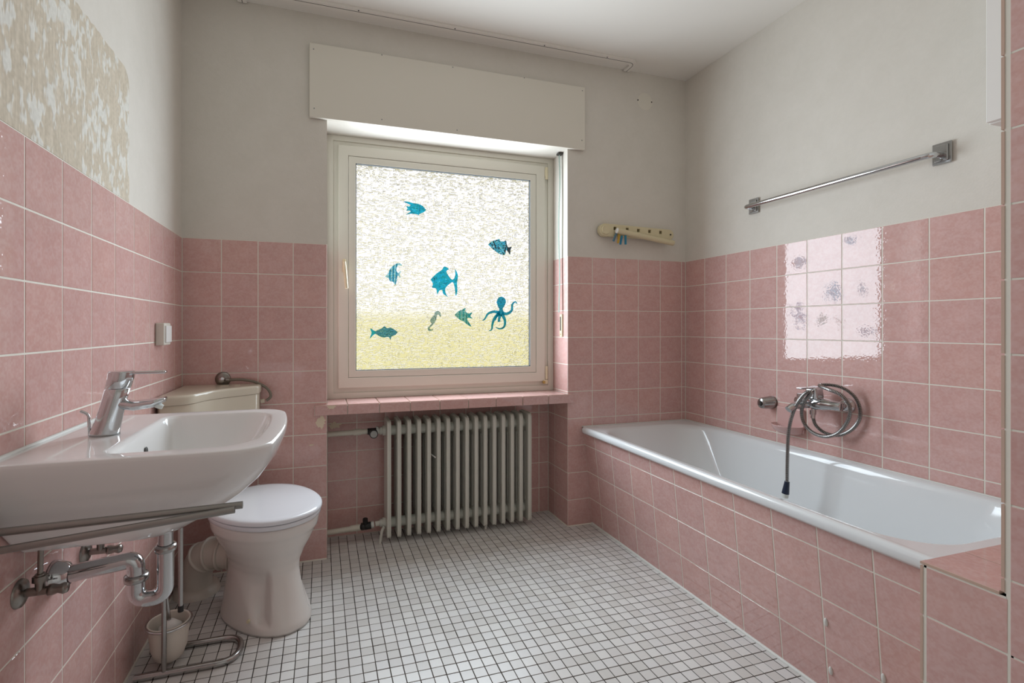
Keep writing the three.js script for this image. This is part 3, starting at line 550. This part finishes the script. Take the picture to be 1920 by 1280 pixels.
// ------------------------------------------------------------------ washbasin
{
  const SY = 0.86, z0 = 0.795, z1 = 1.335, t = thing('washbasin', 'white ceramic washbasin hung on the pink tiled left wall', 'washbasin', [0, 0, 0]);
  const R = (x1, dz, y, rad, bow, x0 = 0.001) => perim(x0, x1, z0 + dz, z1 - dz, y, [rad, 0.012, 0.012, rad], 9, bow);
  const rings = [
    R(0.20, 0.20, 0.632, 0.05, 0.0), R(0.245, 0.165, 0.636, 0.07, 0.005), R(0.29, 0.125, 0.652, 0.08, 0.01), R(0.335, 0.088, 0.682, 0.09, 0.014), R(0.375, 0.06, 0.712, 0.09, 0.018), R(0.413, 0.037, 0.742, 0.088, 0.02), R(0.445, 0.019, 0.774, 0.084, 0.022),
    R(0.466, 0.007, 0.806, 0.08, 0.024), R(0.477, 0.001, 0.836, 0.077, 0.025), R(0.479, 0.0, 0.852, 0.076, 0.025), R(0.477, 0.0015, 0.858, 0.075, 0.025), R(0.473, 0.005, SY, 0.073, 0.025),
  ];
  const inner = (x0, x1, a, b, y, rad, bow) => perim(x0, x1, a, b, y, [rad, rad * 0.55, rad * 0.55, rad], 9, bow);
  rings.push(R(0.462, 0.02, SY, 0.07, 0.024, 0.03), inner(0.163, 0.448, z0 + 0.046, z1 - 0.046, SY, 0.075, 0.018), inner(0.170, 0.443, z0 + 0.052, z1 - 0.052, SY - 0.0025, 0.072, 0.016), inner(0.1745, 0.439, z0 + 0.057, z1 - 0.057, SY - 0.009, 0.071, 0.015), inner(0.178, 0.434, z0 + 0.065, z1 - 0.065, SY - 0.024, 0.07, 0.014), inner(0.185, 0.42, z0 + 0.085, z1 - 0.085, SY - 0.06, 0.075, 0.01), inner(0.198, 0.392, z0 + 0.12, z1 - 0.12, SY - 0.105, 0.085, 0.005), inner(0.215, 0.34, z0 + 0.17, z1 - 0.17, SY - 0.13, 0.055, 0), inner(0.235, 0.285, z0 + 0.235, z1 - 0.235, SY - 0.136, 0.02, 0));
  part('basin', loft(rings, true, true).scale(1, 1, 1), M.ceramic, t);
  part('drain', lathe([[0.0, 0.004], [0.018, 0.004], [0.023, 0.0]], V3(0.26, SY - 0.137, 1.065), Y1), M.chrome, t);
  part('overflow_hole', new THREE.SphereGeometry(0.0115, 16, 12).scale(0.25, 1, 1).translate(0.1835, SY - 0.05, 1.065), M.dark, t);
  part('wall_seam', tube(new THREE.LineCurve3(V3(0.002, SY + 0.001, z0 + 0.01), V3(0.002, SY + 0.001, z1 - 0.01)), 0.005, 3, 8), M.silicone, t);
}
{ // single lever tap
  const o = V3(0.105, 0.86, 1.085), t = thing('basin_tap', 'chrome single lever tap on the washbasin', 'tap', o.toArray());
  const el = (cx, y, a, b, tilt = 0) => { const out = []; for (let k = 0; k < 28; k++) { const q = k / 28 * Math.PI * 2; out.push(V3(cx + a * Math.cos(q), y + tilt * a * Math.cos(q), b * Math.sin(q))); } return out; };
  part('body', loft([el(0, 0, 0.031, 0.026), el(0.0, 0.006, 0.030, 0.0255), el(0.008, 0.035, 0.027, 0.023), el(0.02, 0.085, 0.0255, 0.0215), el(0.026, 0.108, 0.026, 0.022)], true, true), M.chrome, t);
  const h = part('handle', loft([el(0.0265, 0.1095, 0.026, 0.022), el(0.032, 0.132, 0.027, 0.023), el(0.034, 0.146, 0.0275, 0.0235), el(0.034, 0.149, 0.026, 0.022)], true, true), M.chrome, t);
  part('lever', rbox(0.04, 0.128, 0.1415, 0.1485, -0.0095, 0.0095, 0.003), M.chrome, h);
  part('spout', loft([[0.03, 0.072, 0.017, 0.013], [0.06, 0.066, 0.019, 0.012], [0.10, 0.071, 0.019, 0.011], [0.125, 0.079, 0.018, 0.006]].map(([x, y, b, a]) => { const out = []; for (let k = 0; k < 20; k++) { const q = k / 20 * Math.PI * 2; out.push(V3(x, y + a * Math.sin(q), b * Math.cos(q))); } return out; }), true, true), M.chrome, t);
  part('spray_head', cyl(V3(0.108, 0.060, 0), V3(0.112, 0.068, 0), 0.011), M.limescale, t, 'limescaled outlet');
  part('pop_up_rod', tube(bent([V3(-0.03, 0.0, 0), V3(-0.032, 0.05, 0), V3(-0.048, 0.058, 0)], 0.01), 0.0032), M.chrome, t);
}
{ // trap
  const t = thing('trap_pipe', 'chrome bottle bend drain under the washbasin', 'drain pipe', [0, 0, 0]), x = 0.225, z = 1.065;
  part('tail_pipe', join([cyl(V3(x, 0.56, z), V3(x, 0.64, z), 0.0165), cyl(V3(x, 0.622, z), V3(x, 0.645, z), 0.027, 0.03)]), M.chrome, t);
  part('nut', lathe([[0.0175, 0], [0.0235, 0.002], [0.0245, 0.009], [0.0235, 0.016], [0.0175, 0.018]], V3(x, 0.562, z), Y1, 24), M.dullChrome, t);
  part('bend', tube(bent([V3(x, 0.568, z), V3(x, 0.452, z), V3(x - 0.062, 0.452, z), V3(x - 0.062, 0.505, z)], 0.035), 0.0185, 70, 18), M.chrome, t);
  part('nut', lathe([[0.019, 0], [0.0255, 0.002], [0.0265, 0.009], [0.0255, 0.016], [0.019, 0.018]], V3(x - 0.062, 0.498, z), Y1, 24), M.dullChrome, t);
  part('outlet_pipe', tube(bent([V3(x - 0.062, 0.51, z), V3(x - 0.064, 0.552, z), V3(0.03, 0.54, z + 0.012)], 0.036), 0.0195, 60, 18), M.chrome, t);
  part('wall_rosette', lathe([[0.0198, 0.034], [0.03, 0.026], [0.036, 0.008], [0.0365, 0]], V3(0.002, 0.538, z + 0.014), X1, 28), M.chrome, t);
}
function angleValve(y, z, label) {
  const t = thing('angle_valve', label, 'valve', [0, y, z], 'angle valves under the washbasin');
  part('rosette', lathe([[0.0, 0.012], [0.014, 0.012], [0.027, 0.006], [0.0285, 0]], V3(0.0005, 0, 0), X1, 28), M.agedChrome, t);
  part('valve_body', join([cyl(V3(0.008, 0, 0), V3(0.05, 0, 0), 0.0085), cyl(V3(0.036, -0.004, 0), V3(0.036, 0.036, 0), 0.0085), cyl(V3(0.036, 0.02, 0), V3(0.036, 0.032, 0), 0.013, 0.013, 6)]), M.agedChrome, t);
  part('handle', lathe([[0, 0], [0.011, 0.001], [0.0115, 0.008], [0.0085, 0.018], [0.0115, 0.027], [0.009, 0.034], [0, 0.035]], V3(0.05, 0, 0), X1, 16), M.agedChrome, t);
  part('supply_pipe', cyl(V3(0.036, 0.034, 0), V3(0.038, 0.125, 0), 0.005), M.agedChrome, t);
}
angleValve(0.568, 1.207, 'tarnished chrome angle valve nearest the end of the towel rail');
angleValve(0.525, 0.922, 'tarnished chrome angle valve between drain pipe and toilet');
{ // two towel arms
  const t = thing('towel_rail', 'two grey metal towel arms under the washbasin', 'towel rail', [0, 0, 0]);
  const A = [onZ(-12, 999, 1.345), onZ(455, 946, 1.345)], B = [onZ(-12, 1034, 1.362), onZ(440, 955, 1.362)];
  part('arm', cyl(A[0], A[1], 0.0072), M.alu, t);
  part('arm', cyl(B[0], B[1], 0.0068), M.alu, t);
  part('wall_bracket', rbox(0, 0.03, 0.70, 0.76, 1.33, 1.378, 0.003), M.alu, t);
}
{ // light switch
  const t = thing('light_switch', 'square white surface mounted light switch on the pink tiles', 'switch', [0, 1.088, 0.322]);
  part('housing', rbox(0, 0.03, -0.042, 0.042, -0.04, 0.04, 0.004), M.plasticWhite, t);
  part('rocker', rbox(0.028, 0.036, -0.032, 0.032, -0.033, 0.033, 0.003), M.white, t);
}

// ------------------------------------------------------------------ toilet
{
  const PHI = 0.62, t = thing('toilet', 'beige floor standing toilet with closed white lid in the corner', 'toilet', [0.372, 0, 0.352]);
  t.rotation.y = PHI;                                         // local +z is the front
  const ease = (a, b, t) => { const k = Math.max(0, Math.min(1, (t - a) / (b - a))); return k * k * (3 - 2 * k); };
  const egg = (y, cz, front, back, b, hollow = 0, n = 112) => {
    const out = []; for (let k = 0; k < n; k++) {
      const q = k / n * Math.PI * 2, c = Math.cos(q), s = Math.sin(q), L = c > 0 ? front : back;
      let x = b * Math.sign(s) * Math.pow(Math.abs(s), 0.92), z = cz + L * Math.sign(c) * Math.pow(Math.abs(c), 0.96);
      if (hollow) {                                               // hollow in the flank, wide above and narrow below
        const w = q > Math.PI ? 2 * Math.PI - q : q, h = Math.max(0, Math.min(1, (y - 0.035) / 0.165)), r0 = 0.60 - 0.10 * h, l1 = 0.98 + 0.62 * h;
        const d = ease(r0, r0 + 0.1, w) * (1 - ease(r0 + 0.16, l1, w)) * ease(0.028, 0.05, y) * (1 - ease(0.15, 0.235, y)) * 0.17;
        x *= 1 - d; z *= 1 - d;
      }
      out.push(V3(x, y, z));
    } return out;
  };
  const keys = [[0, 0.236, 0.18, 0.142], [0.012, 0.238, 0.18, 0.144], [0.026, 0.233, 0.178, 0.14], [0.05, 0.222, 0.174, 0.134], [0.085, 0.208, 0.17, 0.127], [0.12, 0.197, 0.166, 0.121], [0.16, 0.185, 0.162, 0.115], [0.195, 0.178, 0.161, 0.112], [0.225, 0.18, 0.163, 0.117], [0.26, 0.193, 0.17, 0.133], [0.295, 0.212, 0.178, 0.153], [0.33, 0.228, 0.186, 0.17], [0.345, 0.234, 0.189, 0.176], [0.35, 0.24, 0.192, 0.181], [0.388, 0.247, 0.198, 0.187], [0.392, 0.243, 0.195, 0.183]], rings = [];
  keys.forEach((k, i) => { const m = keys[i + 1], n = m && m[0] - k[0] > 0.02 ? 4 : 1; for (let j = 0; j < (m ? n : 1); j++) { const t = j / n, v = m ? k.map((a, e) => a + (m[e] - a) * t) : k; rings.push(egg(v[0], 0, v[1], v[2], v[3], 1)); } });
  part('bowl', loft(rings, true, true), M.toilet, t);
  part('seat', loft([egg(0.392, 0, 0.246, 0.197, 0.186), egg(0.394, 0, 0.252, 0.2, 0.192), egg(0.408, 0, 0.254, 0.202, 0.194), egg(0.411, 0, 0.251, 0.2, 0.191)], true, true), M.lid, t);
  part('lid', loft([egg(0.412, 0, 0.253, 0.203, 0.193), egg(0.4145, 0, 0.258, 0.206, 0.197), egg(0.424, 0, 0.257, 0.206, 0.196), egg(0.4305, 0, 0.25, 0.2, 0.189), egg(0.4325, 0, 0.225, 0.18, 0.168), egg(0.434, 0, 0.1, 0.08, 0.075)], true, true), M.lid, t, 'smooth white lid');
  for (const s of [-1, 1]) part('hinge', cyl(V3(s * 0.09, 0.418, -0.19), V3(s * 0.05, 0.418, -0.19), 0.011), M.lid, t);
  part('bolt_cap', cyl(V3(-0.095, 0.045, 0.1), V3(-0.125, 0.048, 0.115), 0.006), M.ivory, t, 'yellowed bolt cap');
  // waste connector with ridges
  const c = thing('waste_connector', 'ribbed white waste connector behind the toilet', 'waste pipe', [0, 0, 0]);
  const path = spline([V3(0.29, 0.175, 0.25), V3(0.235, 0.18, 0.225), V3(0.175, 0.178, 0.2), V3(0.125, 0.158, 0.175), V3(0.095, 0.1, 0.15), V3(0.09, 0.0, 0.14)]);
  part('pipe', tube(path, 0.06, 50, 26), M.conduit, c);
  for (const s of [0.12, 0.27, 0.41, 0.53]) { const p = path.getPointAt(s), g = new THREE.TorusGeometry(0.0615, 0.0065, 10, 30); g.applyQuaternion(new THREE.Quaternion().setFromUnitVectors(V3(0, 0, 1), path.getTangentAt(s))); part('ridge', g.translate(p.x, p.y, p.z), M.conduit, c); }
  part('floor_collar', lathe([[0.06, 0.03], [0.085, 0.024], [0.09, 0.0]], V3(0.09, 0, 0.14), Y1, 30), M.conduit, c);
}
{ // corner cistern
  const t = thing('cistern', 'yellowed corner cistern on the wall behind the washbasin', 'cistern', [0, 0, 0]);
  const plan = (g, y, dy = 0) => {
    const base = [[0.006, 0.004], [0.006, 0.20], [0.006, 0.375], [0.02, 0.39], [0.07, 0.372], [0.108, 0.352], [0.128, 0.325], [0.145, 0.278], [0.175, 0.232], [0.225, 0.185], [0.28, 0.145], [0.318, 0.115], [0.328, 0.10], [0.33, 0.05], [0.33, 0.004]];
    const cx = 0.13, cz = 0.14; return base.map(([x, z]) => V3(Math.max(0.003, cx + (x - cx) * g), y + dy * z, Math.max(0.003, cz + (z - cz) * g))).reverse();
  };
  part('tank', loft([plan(0.86, 0.47), plan(0.93, 0.485), plan(0.965, 0.60), plan(0.975, 0.818)], true, true), M.cistern, t);
  part('lid', loft([plan(0.985, 0.8185), plan(1.0, 0.822), plan(1.005, 0.845), plan(0.99, 0.853), plan(0.93, 0.856)], true, true), M.cistern, t);
  part('push_plate', rbox(0.17, 0.2, 0.855, 0.8585, 0.06, 0.09, 0.0015), M.cistern, t); part('push_plate', rbox(0.225, 0.245, 0.855, 0.8585, 0.05, 0.075, 0.0015), M.cistern, t);
  const v = thing('cistern_stop_valve', 'round tarnished chrome stop valve on the pink wall above the cistern', 'valve', [0.165, 0.879, 0]);
  part('rosette', lathe([[0, 0.014], [0.018, 0.014], [0.031, 0.007], [0.033, 0]], V3(0, 0, 0.0005), Z1, 30), M.agedChrome, v);
  part('handle', lathe([[0.012, 0.012], [0.015, 0.02], [0.0135, 0.036], [0.005, 0.04], [0, 0.04]], V3(0, 0, 0), Z1, 18), M.chrome, v);
  const h = thing('cistern_hose', 'thin grey braided hose curving from stop valve to cistern', 'hose', [0, 0, 0]);
  part('hose', tube(spline([V3(0.19, 0.876, 0.03), V3(0.245, 0.877, 0.032), V3(0.31, 0.862, 0.036), V3(0.36, 0.828, 0.04), V3(0.37, 0.796, 0.042), V3(0.352, 0.779, 0.045)]), 0.0062, 50, 10), M.hosePipe, h);
  part('fitting', cyl(V3(0.345, 0.779, 0.045), V3(0.328, 0.777, 0.046), 0.0095), M.cistern, h); part('fitting', cyl(V3(0.182, 0.877, 0.03), V3(0.196, 0.876, 0.03), 0.008), M.agedChrome, h);
}
{ // brush stand
  const t = thing('brush_stand', 'chrome tube stand for toilet roll and brush on the floor', 'stand', [0, 0, 0]), y = 0.011;
  part('base_loop', tube(bent([V3(0.035, y, 0.533), V3(0.325, y, 0.533), V3(0.325, y, 0.668), V3(0.03, y, 0.668)], 0.085), 0.0105, 90, 14), M.dullChrome, t);
  part('pole', tube(bent([V3(0.113, y, 0.668), V3(0.113, 0.70, 0.668), V3(0.158, 0.70, 0.66), V3(0.158, 0.215, 0.66)], 0.03), 0.0075, 60, 14), M.dullChrome, t);
  part('end_cap', cyl(V3(0.158, 0.197, 0.66), V3(0.158, 0.216, 0.66), 0.0085), M.black, t, 'black end cap');
  part('ring', new THREE.TorusGeometry(0.0665, 0.003, 8, 40).rotateX(Math.PI / 2).translate(0.108, 0.136, 0.596), M.chrome, t);
  const b = thing('toilet_brush_holder', 'white toilet brush bowl standing between the tubes of the stand', 'brush holder', [0.108, 0, 0.596]);
  part('bowl', lathe([[0, 0.012], [0.028, 0.013], [0.043, 0.026], [0.053, 0.055], [0.058, 0.10], [0.0605, 0.137], [0.063, 0.14], [0.060, 0.142], [0.057, 0.137], [0.051, 0.055], [0.038, 0.03], [0, 0.022]], V3(0, 0, 0), Y1, 36), M.conduit, b);
  const br = thing('toilet_brush', 'toilet brush with thin metal stick in the white bowl', 'brush', [0.108, 0.015, 0.596]);
  part('stick', cyl(V3(0.006, 0.05, -0.004), V3(-0.012, 0.235, -0.004), 0.0062), M.dullChrome, br);
  part('bristles', lathe([[0, 0.012], [0.022, 0.018], [0.034, 0.06], [0.034, 0.105], [0.012, 0.125], [0, 0.125]], V3(0.004, 0, 0), Y1, 24), M.bristle, br);
}

// ------------------------------------------------------------------ bathtub
{
  const t = thing('bathtub', 'white enamel bathtub set behind the leaning pink tiled front', 'bathtub', [0, 0, 0]);
  const x0 = 1.993, x1 = W - 0.003, a = 0.003, b = LEDGE_Z + 0.003, P = (dx0, dx1, da, db, y, r) => perim(x0 + dx0, x1 - dx1, a + da, b - db, y, r, 10);
  part('shell', loft([
    P(0.022, 0, 0, 0, RIM - 0.034, 0.02), P(0.006, 0, 0, 0, RIM - 0.036, 0.02), P(0.0, 0, 0, 0, RIM - 0.028, 0.02), P(-0.001, 0, 0, 0, RIM - 0.014, 0.02), P(0.004, 0, 0, 0, RIM - 0.005, 0.02), P(0.012, 0, 0, 0, RIM, 0.02), P(0.026, 0.01, 0.012, 0.012, RIM - 0.002, 0.03),
    P(0.05, 0.022, 0.05, 0.06, RIM - 0.006, 0.16), P(0.062, 0.03, 0.062, 0.072, RIM - 0.012, 0.17), P(0.07, 0.037, 0.075, 0.082, RIM - 0.03, 0.175), P(0.082, 0.048, 0.12, 0.10, RIM - 0.1, 0.18), P(0.10, 0.065, 0.19, 0.12, RIM - 0.2, 0.18), P(0.118, 0.085, 0.27, 0.14, RIM - 0.3, 0.17), P(0.14, 0.11, 0.33, 0.17, RIM - 0.36, 0.15), P(0.18, 0.15, 0.4, 0.22, RIM - 0.39, 0.12), P(0.25, 0.22, 0.5, 0.4, RIM - 0.4, 0.08)], false, true), M.enamel, t);
  part('drain', lathe([[0, 0.004], [0.025, 0.004], [0.031, 0]], V3(2.35, RIM - 0.398, 1.2), Y1), M.chrome, t);
  part('wall_seam', join([tube(new THREE.LineCurve3(V3(W - 0.004, RIM, 0.004), V3(W - 0.004, RIM, LEDGE_Z)), 0.0035, 3, 8), tube(new THREE.LineCurve3(V3(2.0, RIM, 0.004), V3(W - 0.004, RIM, 0.004)), 0.0035, 3, 8)]), M.silicone, t, 'pale silicone seam');
}
// bath mixer and hose, on the right wall
{
  const zc = 0.868, y = 0.785, t = thing('bath_mixer', 'chrome lever mixer on the pink wall above the bathtub', 'tap', [W, y, zc]);
  for (const s of [-0.075, 0.075]) part('wall_union', join([lathe([[0.013, 0.03], [0.022, 0.024], [0.031, 0.006], [0.032, 0]], V3(-0.0005, 0, s), X1.clone().negate(), 26), cyl(V3(-0.02, 0, s), V3(-0.062, 0, s), 0.0165, 0.0165, 6)]), M.chrome, t);
  const el = (z, r, dy = 0, sx = 1) => { const o = []; for (let k = 0; k < 24; k++) { const q = k / 24 * Math.PI * 2; o.push(V3(-0.068 + r * sx * Math.cos(q), dy + r * Math.sin(q), z)); } return o; };
  part('body', loft([el(-0.098, 0.012), el(-0.096, 0.019), el(-0.06, 0.0205), el(-0.03, 0.026), el(0, 0.029), el(0.03, 0.026), el(0.06, 0.0205), el(0.096, 0.019), el(0.098, 0.012)], true, true), M.chrome, t);
  const h = part('handle', new RoundedBoxGeometry(0.052, 0.056, 0.05, 4, 0.012).rotateZ(0.16).translate(-0.075, 0.044, -0.01), M.chrome, t);
  part('lever', rbox(-0.165, -0.06, 0.064, 0.071, -0.023, 0.003, 0.003), M.chrome, h);
  part('spout', tube(bent([V3(-0.07, -0.008, -0.03), V3(-0.15, -0.012, -0.045), V3(-0.175, -0.03, -0.05)], 0.03), 0.0155, 40, 18), M.chrome, t);
  part('diverter', join([cyl(V3(-0.12, 0.0, -0.04), V3(-0.12, 0.03, -0.04), 0.009), cyl(V3(-0.12, 0.026, -0.04), V3(-0.12, 0.04, -0.04), 0.013, 0.0125)]), M.chrome, t);
  const start = onX(1420 + 533 / 5.118, 690 + 470 / 5.118, W - 0.075).sub(V3(W, y, zc));
  part('hose_nipple', join([cyl(V3(-0.07, -0.012, start.z), start.clone().add(V3(0, -0.004, 0)), 0.0088), cyl(start.clone().add(V3(0, 0.012, 0)), start.clone().add(V3(0, 0.03, 0)), 0.0125, 0.0125, 8)]), M.chrome, t);
  // hose with a ribbed metal jacket
  const k = thing('shower_hose', 'ribbed chrome shower hose coiled over the mixer with dark blue end', 'shower hose', [0, 0, 0]), o = (cx, cy, d) => onX(1420 + cx / 5.118, 690 + cy / 5.118, W - d);
  const pts = [o(533, 470, 0.075), o(560, 545, 0.07), o(640, 615, 0.06), o(760, 645, 0.045), o(890, 600, 0.03), o(975, 500, 0.022), o(985, 390, 0.022), o(930, 270, 0.03), o(820, 190, 0.05), o(690, 160, 0.075), o(600, 165, 0.10), o(690, 205, 0.115), o(800, 255, 0.11), o(875, 340, 0.10), o(890, 430, 0.095), o(850, 540, 0.095), o(760, 630, 0.10), o(640, 655, 0.105), o(520, 610, 0.11), o(445, 520, 0.115), o(425, 420, 0.12), o(450, 320, 0.125), o(520, 225, 0.13), o(470, 235, 0.14), o(400, 310, 0.15), o(345, 420, 0.155), o(312, 540, 0.16), o(295, 680, 0.165), o(290, 820, 0.17), o(287, 960, 0.175), o(286, 1095, 0.18)];
  const c = spline(pts), len = c.getLength(), n = Math.round(len / 0.0052), geo = new THREE.TubeGeometry(c, n * 3, 0.0078, 12), P = geo.attributes.position, Nn = geo.attributes.normal;
  for (let i = 0; i < P.count; i++) { const ring = Math.floor(i / 13), d = ring % 3 === 2 ? -0.0032 : 0; P.setXYZ(i, P.getX(i) + Nn.getX(i) * d, P.getY(i) + Nn.getY(i) * d, P.getZ(i) + Nn.getZ(i) * d); }
  const flat = geo.toNonIndexed(); flat.computeVertexNormals();
  part('hose', flat, M.dullChrome, k);
  const e = pts[pts.length - 1]; part('end_sleeve', cyl(e.clone().add(V3(0, 0.004, 0)), e.clone().add(V3(-0.003, -0.05, -0.006)), 0.0095, 0.0145, 20), M.rubber, k, 'dark blue sleeve');
  part('end_thread', cyl(e.clone().add(V3(-0.003, -0.05, -0.006)), e.clone().add(V3(-0.004, -0.068, -0.007)), 0.0135, 0.0125, 16), M.limescale, k);
}
{ // shower holder
  const t = thing('shower_bracket', 'chrome shower head bracket on the tiles left of the mixer', 'bracket', [W, 0.747, 0.592]);
  part('socket', loft([[0, 0.026, 0.03], [0.012, 0.027, 0.031], [0.05, 0.021, 0.026], [0.056, 0.017, 0.022]].map(([d, rz, ry]) => { const o = []; for (let k = 0; k < 26; k++) { const q = k / 26 * Math.PI * 2; o.push(V3(-d, -d * 0.1 + ry * Math.sin(q), -d * 0.35 + rz * Math.cos(q))); } return o; }), true, true), M.dullChrome, t);
  part('socket_hole', cyl(V3(-0.0545, -0.006, -0.0195), V3(-0.0575, -0.006, -0.0205), 0.0125), M.hole, t);
}
{ // ceramic soap dish
  const t = thing('soap_dish', 'pink ceramic soap dish fixed to the tiles below the mixer', 'soap dish', [W, 0.63, 0.69]);
  part('back_plate', rbox(-0.012, 0, -0.005, 0.105, -0.068, 0.068, 0.005, 3), M.soap, t);
  const ring = (d, w, y) => { const o = []; for (let k = 0; k <= 20; k++) { const q = -Math.PI / 2 + k / 20 * Math.PI; o.push(V3(-d * Math.pow(Math.cos(q), 0.6), y, w * Math.sin(q))); } return o; };
  part('tray', loft([ring(0.05, 0.05, -0.012), ring(0.07, 0.064, 0.0), ring(0.084, 0.071, 0.022), ring(0.086, 0.072, 0.026), ring(0.082, 0.069, 0.027), ring(0.074, 0.06, 0.014), ring(0.05, 0.04, 0.008)], true, true), M.soap, t);
}
{ // towel bar on the right wall
  const t = thing('towel_bar', 'long chrome towel bar with square plates on the white wall', 'towel bar', [0, 0, 0]);
  const plate = (z, y) => { const s = new THREE.BoxGeometry(1, 1, 1); s.dispose(); part('wall_plate', join([rbox(W - 0.008, W - 0.0025, y - 0.038, y + 0.038, z - 0.028, z + 0.028, 0.002), rbox(W - 0.014, W - 0.007, y - 0.029, y + 0.029, z - 0.02, z + 0.02, 0.003)]), M.dullChrome, t); part('screw', cyl(V3(W - 0.018, y - 0.024, z), V3(W - 0.013, y - 0.024, z), 0.005), M.chrome, t); };
  plate(0.488, 1.733); plate(1.268, 1.732);
  part('bar', tube(bent([V3(W - 0.012, 1.728, 0.488), V3(W - 0.066, 1.722, 0.488), V3(W - 0.066, 1.72, 1.268), V3(W - 0.012, 1.727, 1.268)], 0.03), 0.0108, 120, 16), M.chrome, t);
}
{ // folded clothes dryer on the window wall
  const t = thing('clothes_dryer', 'folded beige plastic clothes dryer on the white wall right of the window', 'clothes dryer', [2.365, 1.668, 0]);
  t.rotation.z = 0.004;
  const s = new THREE.Shape(), x0 = onZ(1124, 436, 0.03).x - 2.365 + 0.004, x1 = onZ(1262, 440, 0.03).x - 2.365 - 0.004, r = 0.032, k = 0.026;
  s.absarc(x0 + r, 0, r, Math.PI / 2, Math.PI * 1.5); s.lineTo(x1 - k, -k - 0.006); s.absarc(x1 - k, -0.006, k, -Math.PI / 2, Math.PI / 2); s.lineTo(x0 + r, r);
  for (const u of [1154, 1177, 1198, 1219, 1239.6]) { const x = onZ(u, 434, 0.038).x - 2.365, h = new THREE.Path(), w = 0.0125, cy = 0.008 - 0.02 * (x + 0.05); h.moveTo(x - w, cy - w); h.lineTo(x - w, cy + w); h.lineTo(x + w, cy + w); h.lineTo(x + w, cy - w); s.holes.push(h); }
  part('wall_unit', new THREE.ExtrudeGeometry(s, { depth: 0.024, bevelThickness: 0.004, bevelSize: 0.004, bevelSegments: 3 }).translate(0, 0, 0.008), M.beige, t);
  part('core', rbox(x0 + 0.03, x1 - 0.02, -0.02, 0.02, 0.002, 0.008, 0.002), M.hole, t);
  part('pivot_cap', cyl(V3(x0 + r, 0, 0.036), V3(x0 + r, 0, 0.044), 0.027, 0.025, 30), M.beige, t);
  part('pin', cyl(V3(x1 - 0.02, -0.006, 0.034), V3(x1 - 0.02, -0.006, 0.039), 0.0045), M.hole, t);
  const local = (u, v) => onZ(u, v, 0.058).sub(V3(2.365, 1.668, 0)), A = local(1157, 432), B = local(1262, 456);
  const a = part('arm', cyl(A, B, 0.0155, 0.0155, 24), M.beige, t);
  part('arm_end', cyl(A.clone().add(V3(-0.004, 0.0008, 0)), A.clone().add(V3(0.0005, 0, 0)), 0.0135, 0.0155, 24), M.white, a);
  const pegs = [['#5d7f8f', 1151, 445, 0.4], ['#cfa640', 1157, 448, 0.15], ['#2f86a8', 1161, 451, 0.2], ['#2f88a6', 1168.5, 451, -0.02]];
  const words = ['slate blue', 'yellow', 'bright blue', 'turquoise blue'], where = ['at the left end of', 'second along', 'third along', 'last along'];
  pegs.forEach(([c, u, v, tilt], k) => { const p = onZ(u, v, 0.04), g = thing('clothes_peg', words[k] + ' plastic peg hanging under the beige clothes dryer arm', 'clothes peg', [p.x, p.y, 0.05 + 0.004 * k], 'pegs on the clothes dryer'); g.rotation.z = -tilt; const m = std(c, 0.5); part('jaw', rbox(-0.005, -0.0005, -0.026, 0.026, -0.0045, 0.0045, 0.0015), m, g); part('jaw', rbox(0.0005, 0.005, -0.026, 0.026, -0.0045, 0.0045, 0.0015), m, g); });
}
{ // filled holes beside the dryer
  const p = onZ(1210, 190, 0), t = thing('filler_patch', 'round patch of filler with two screw holes on the white wall', 'wall patch', [p.x, p.y, -0.0025]);
  part('filler', new THREE.CylinderGeometry(0.05, 0.052, 0.0015, 30).rotateX(Math.PI / 2), M.panel, t);
  for (const x of [-0.05, 0.045]) part('plug', cyl(V3(x, 0.002, 0), V3(x, 0.002, 0.002), 0.004), M.dark, t);
}
{ // curtain rail on the ceiling
  const t = thing('curtain_rail', 'white curtain rail with black slot screwed to the ceiling', 'curtain rail', [0, 0, 0]);
  const path = bent([V3(0.246, H - 0.006, 0.004), V3(0.246, H - 0.006, 0.092), V3(2.29, H - 0.006, 0.092), V3(2.29, H - 0.006, 0.004)], 0.075);
  const sweep = (w, y0, y1, m, name, label) => { const rings = []; for (let k = 0; k <= 160; k++) { const p = path.getPointAt(k / 160), d = path.getTangentAt(k / 160), n = V3(-d.z, 0, d.x); rings.push([p.clone().addScaledVector(n, w).setY(y0), p.clone().addScaledVector(n, -w).setY(y0), p.clone().addScaledVector(n, -w).setY(y1), p.clone().addScaledVector(n, w).setY(y1)]); } const g = loft(rings, true, true).toNonIndexed(); g.computeVertexNormals(); part(name, g, m, t, label); };
  sweep(0.02, H - 0.011, H, M.ceiling, 'rail'); sweep(0.0013, H - 0.0114, H - 0.008, M.black, 'slot', 'black slot');
  for (const x of [0.76, 1.23, 1.72, 2.1]) part('screw', cyl(V3(x, H - 0.0125, 0.102), V3(x, H - 0.0105, 0.102), 0.0032), M.black, t);
}
{ // wall cabinet above the foot of the tub
  const t = thing('wall_cabinet', 'plain white box cabinet high on the wall beside the tiled partition', 'cabinet', [0, 0, 0]);
  part('body', rbox(2.42, W - 0.003, 1.692, 2.42, 1.532, PILLAR_Z - 0.001, 0.003), M.white, t);
  part('door', rbox(2.403, 2.419, 1.695, 2.417, 1.534, PILLAR_Z - 0.004, 0.002), M.white, t);
}

renderer.render(scene, camera);
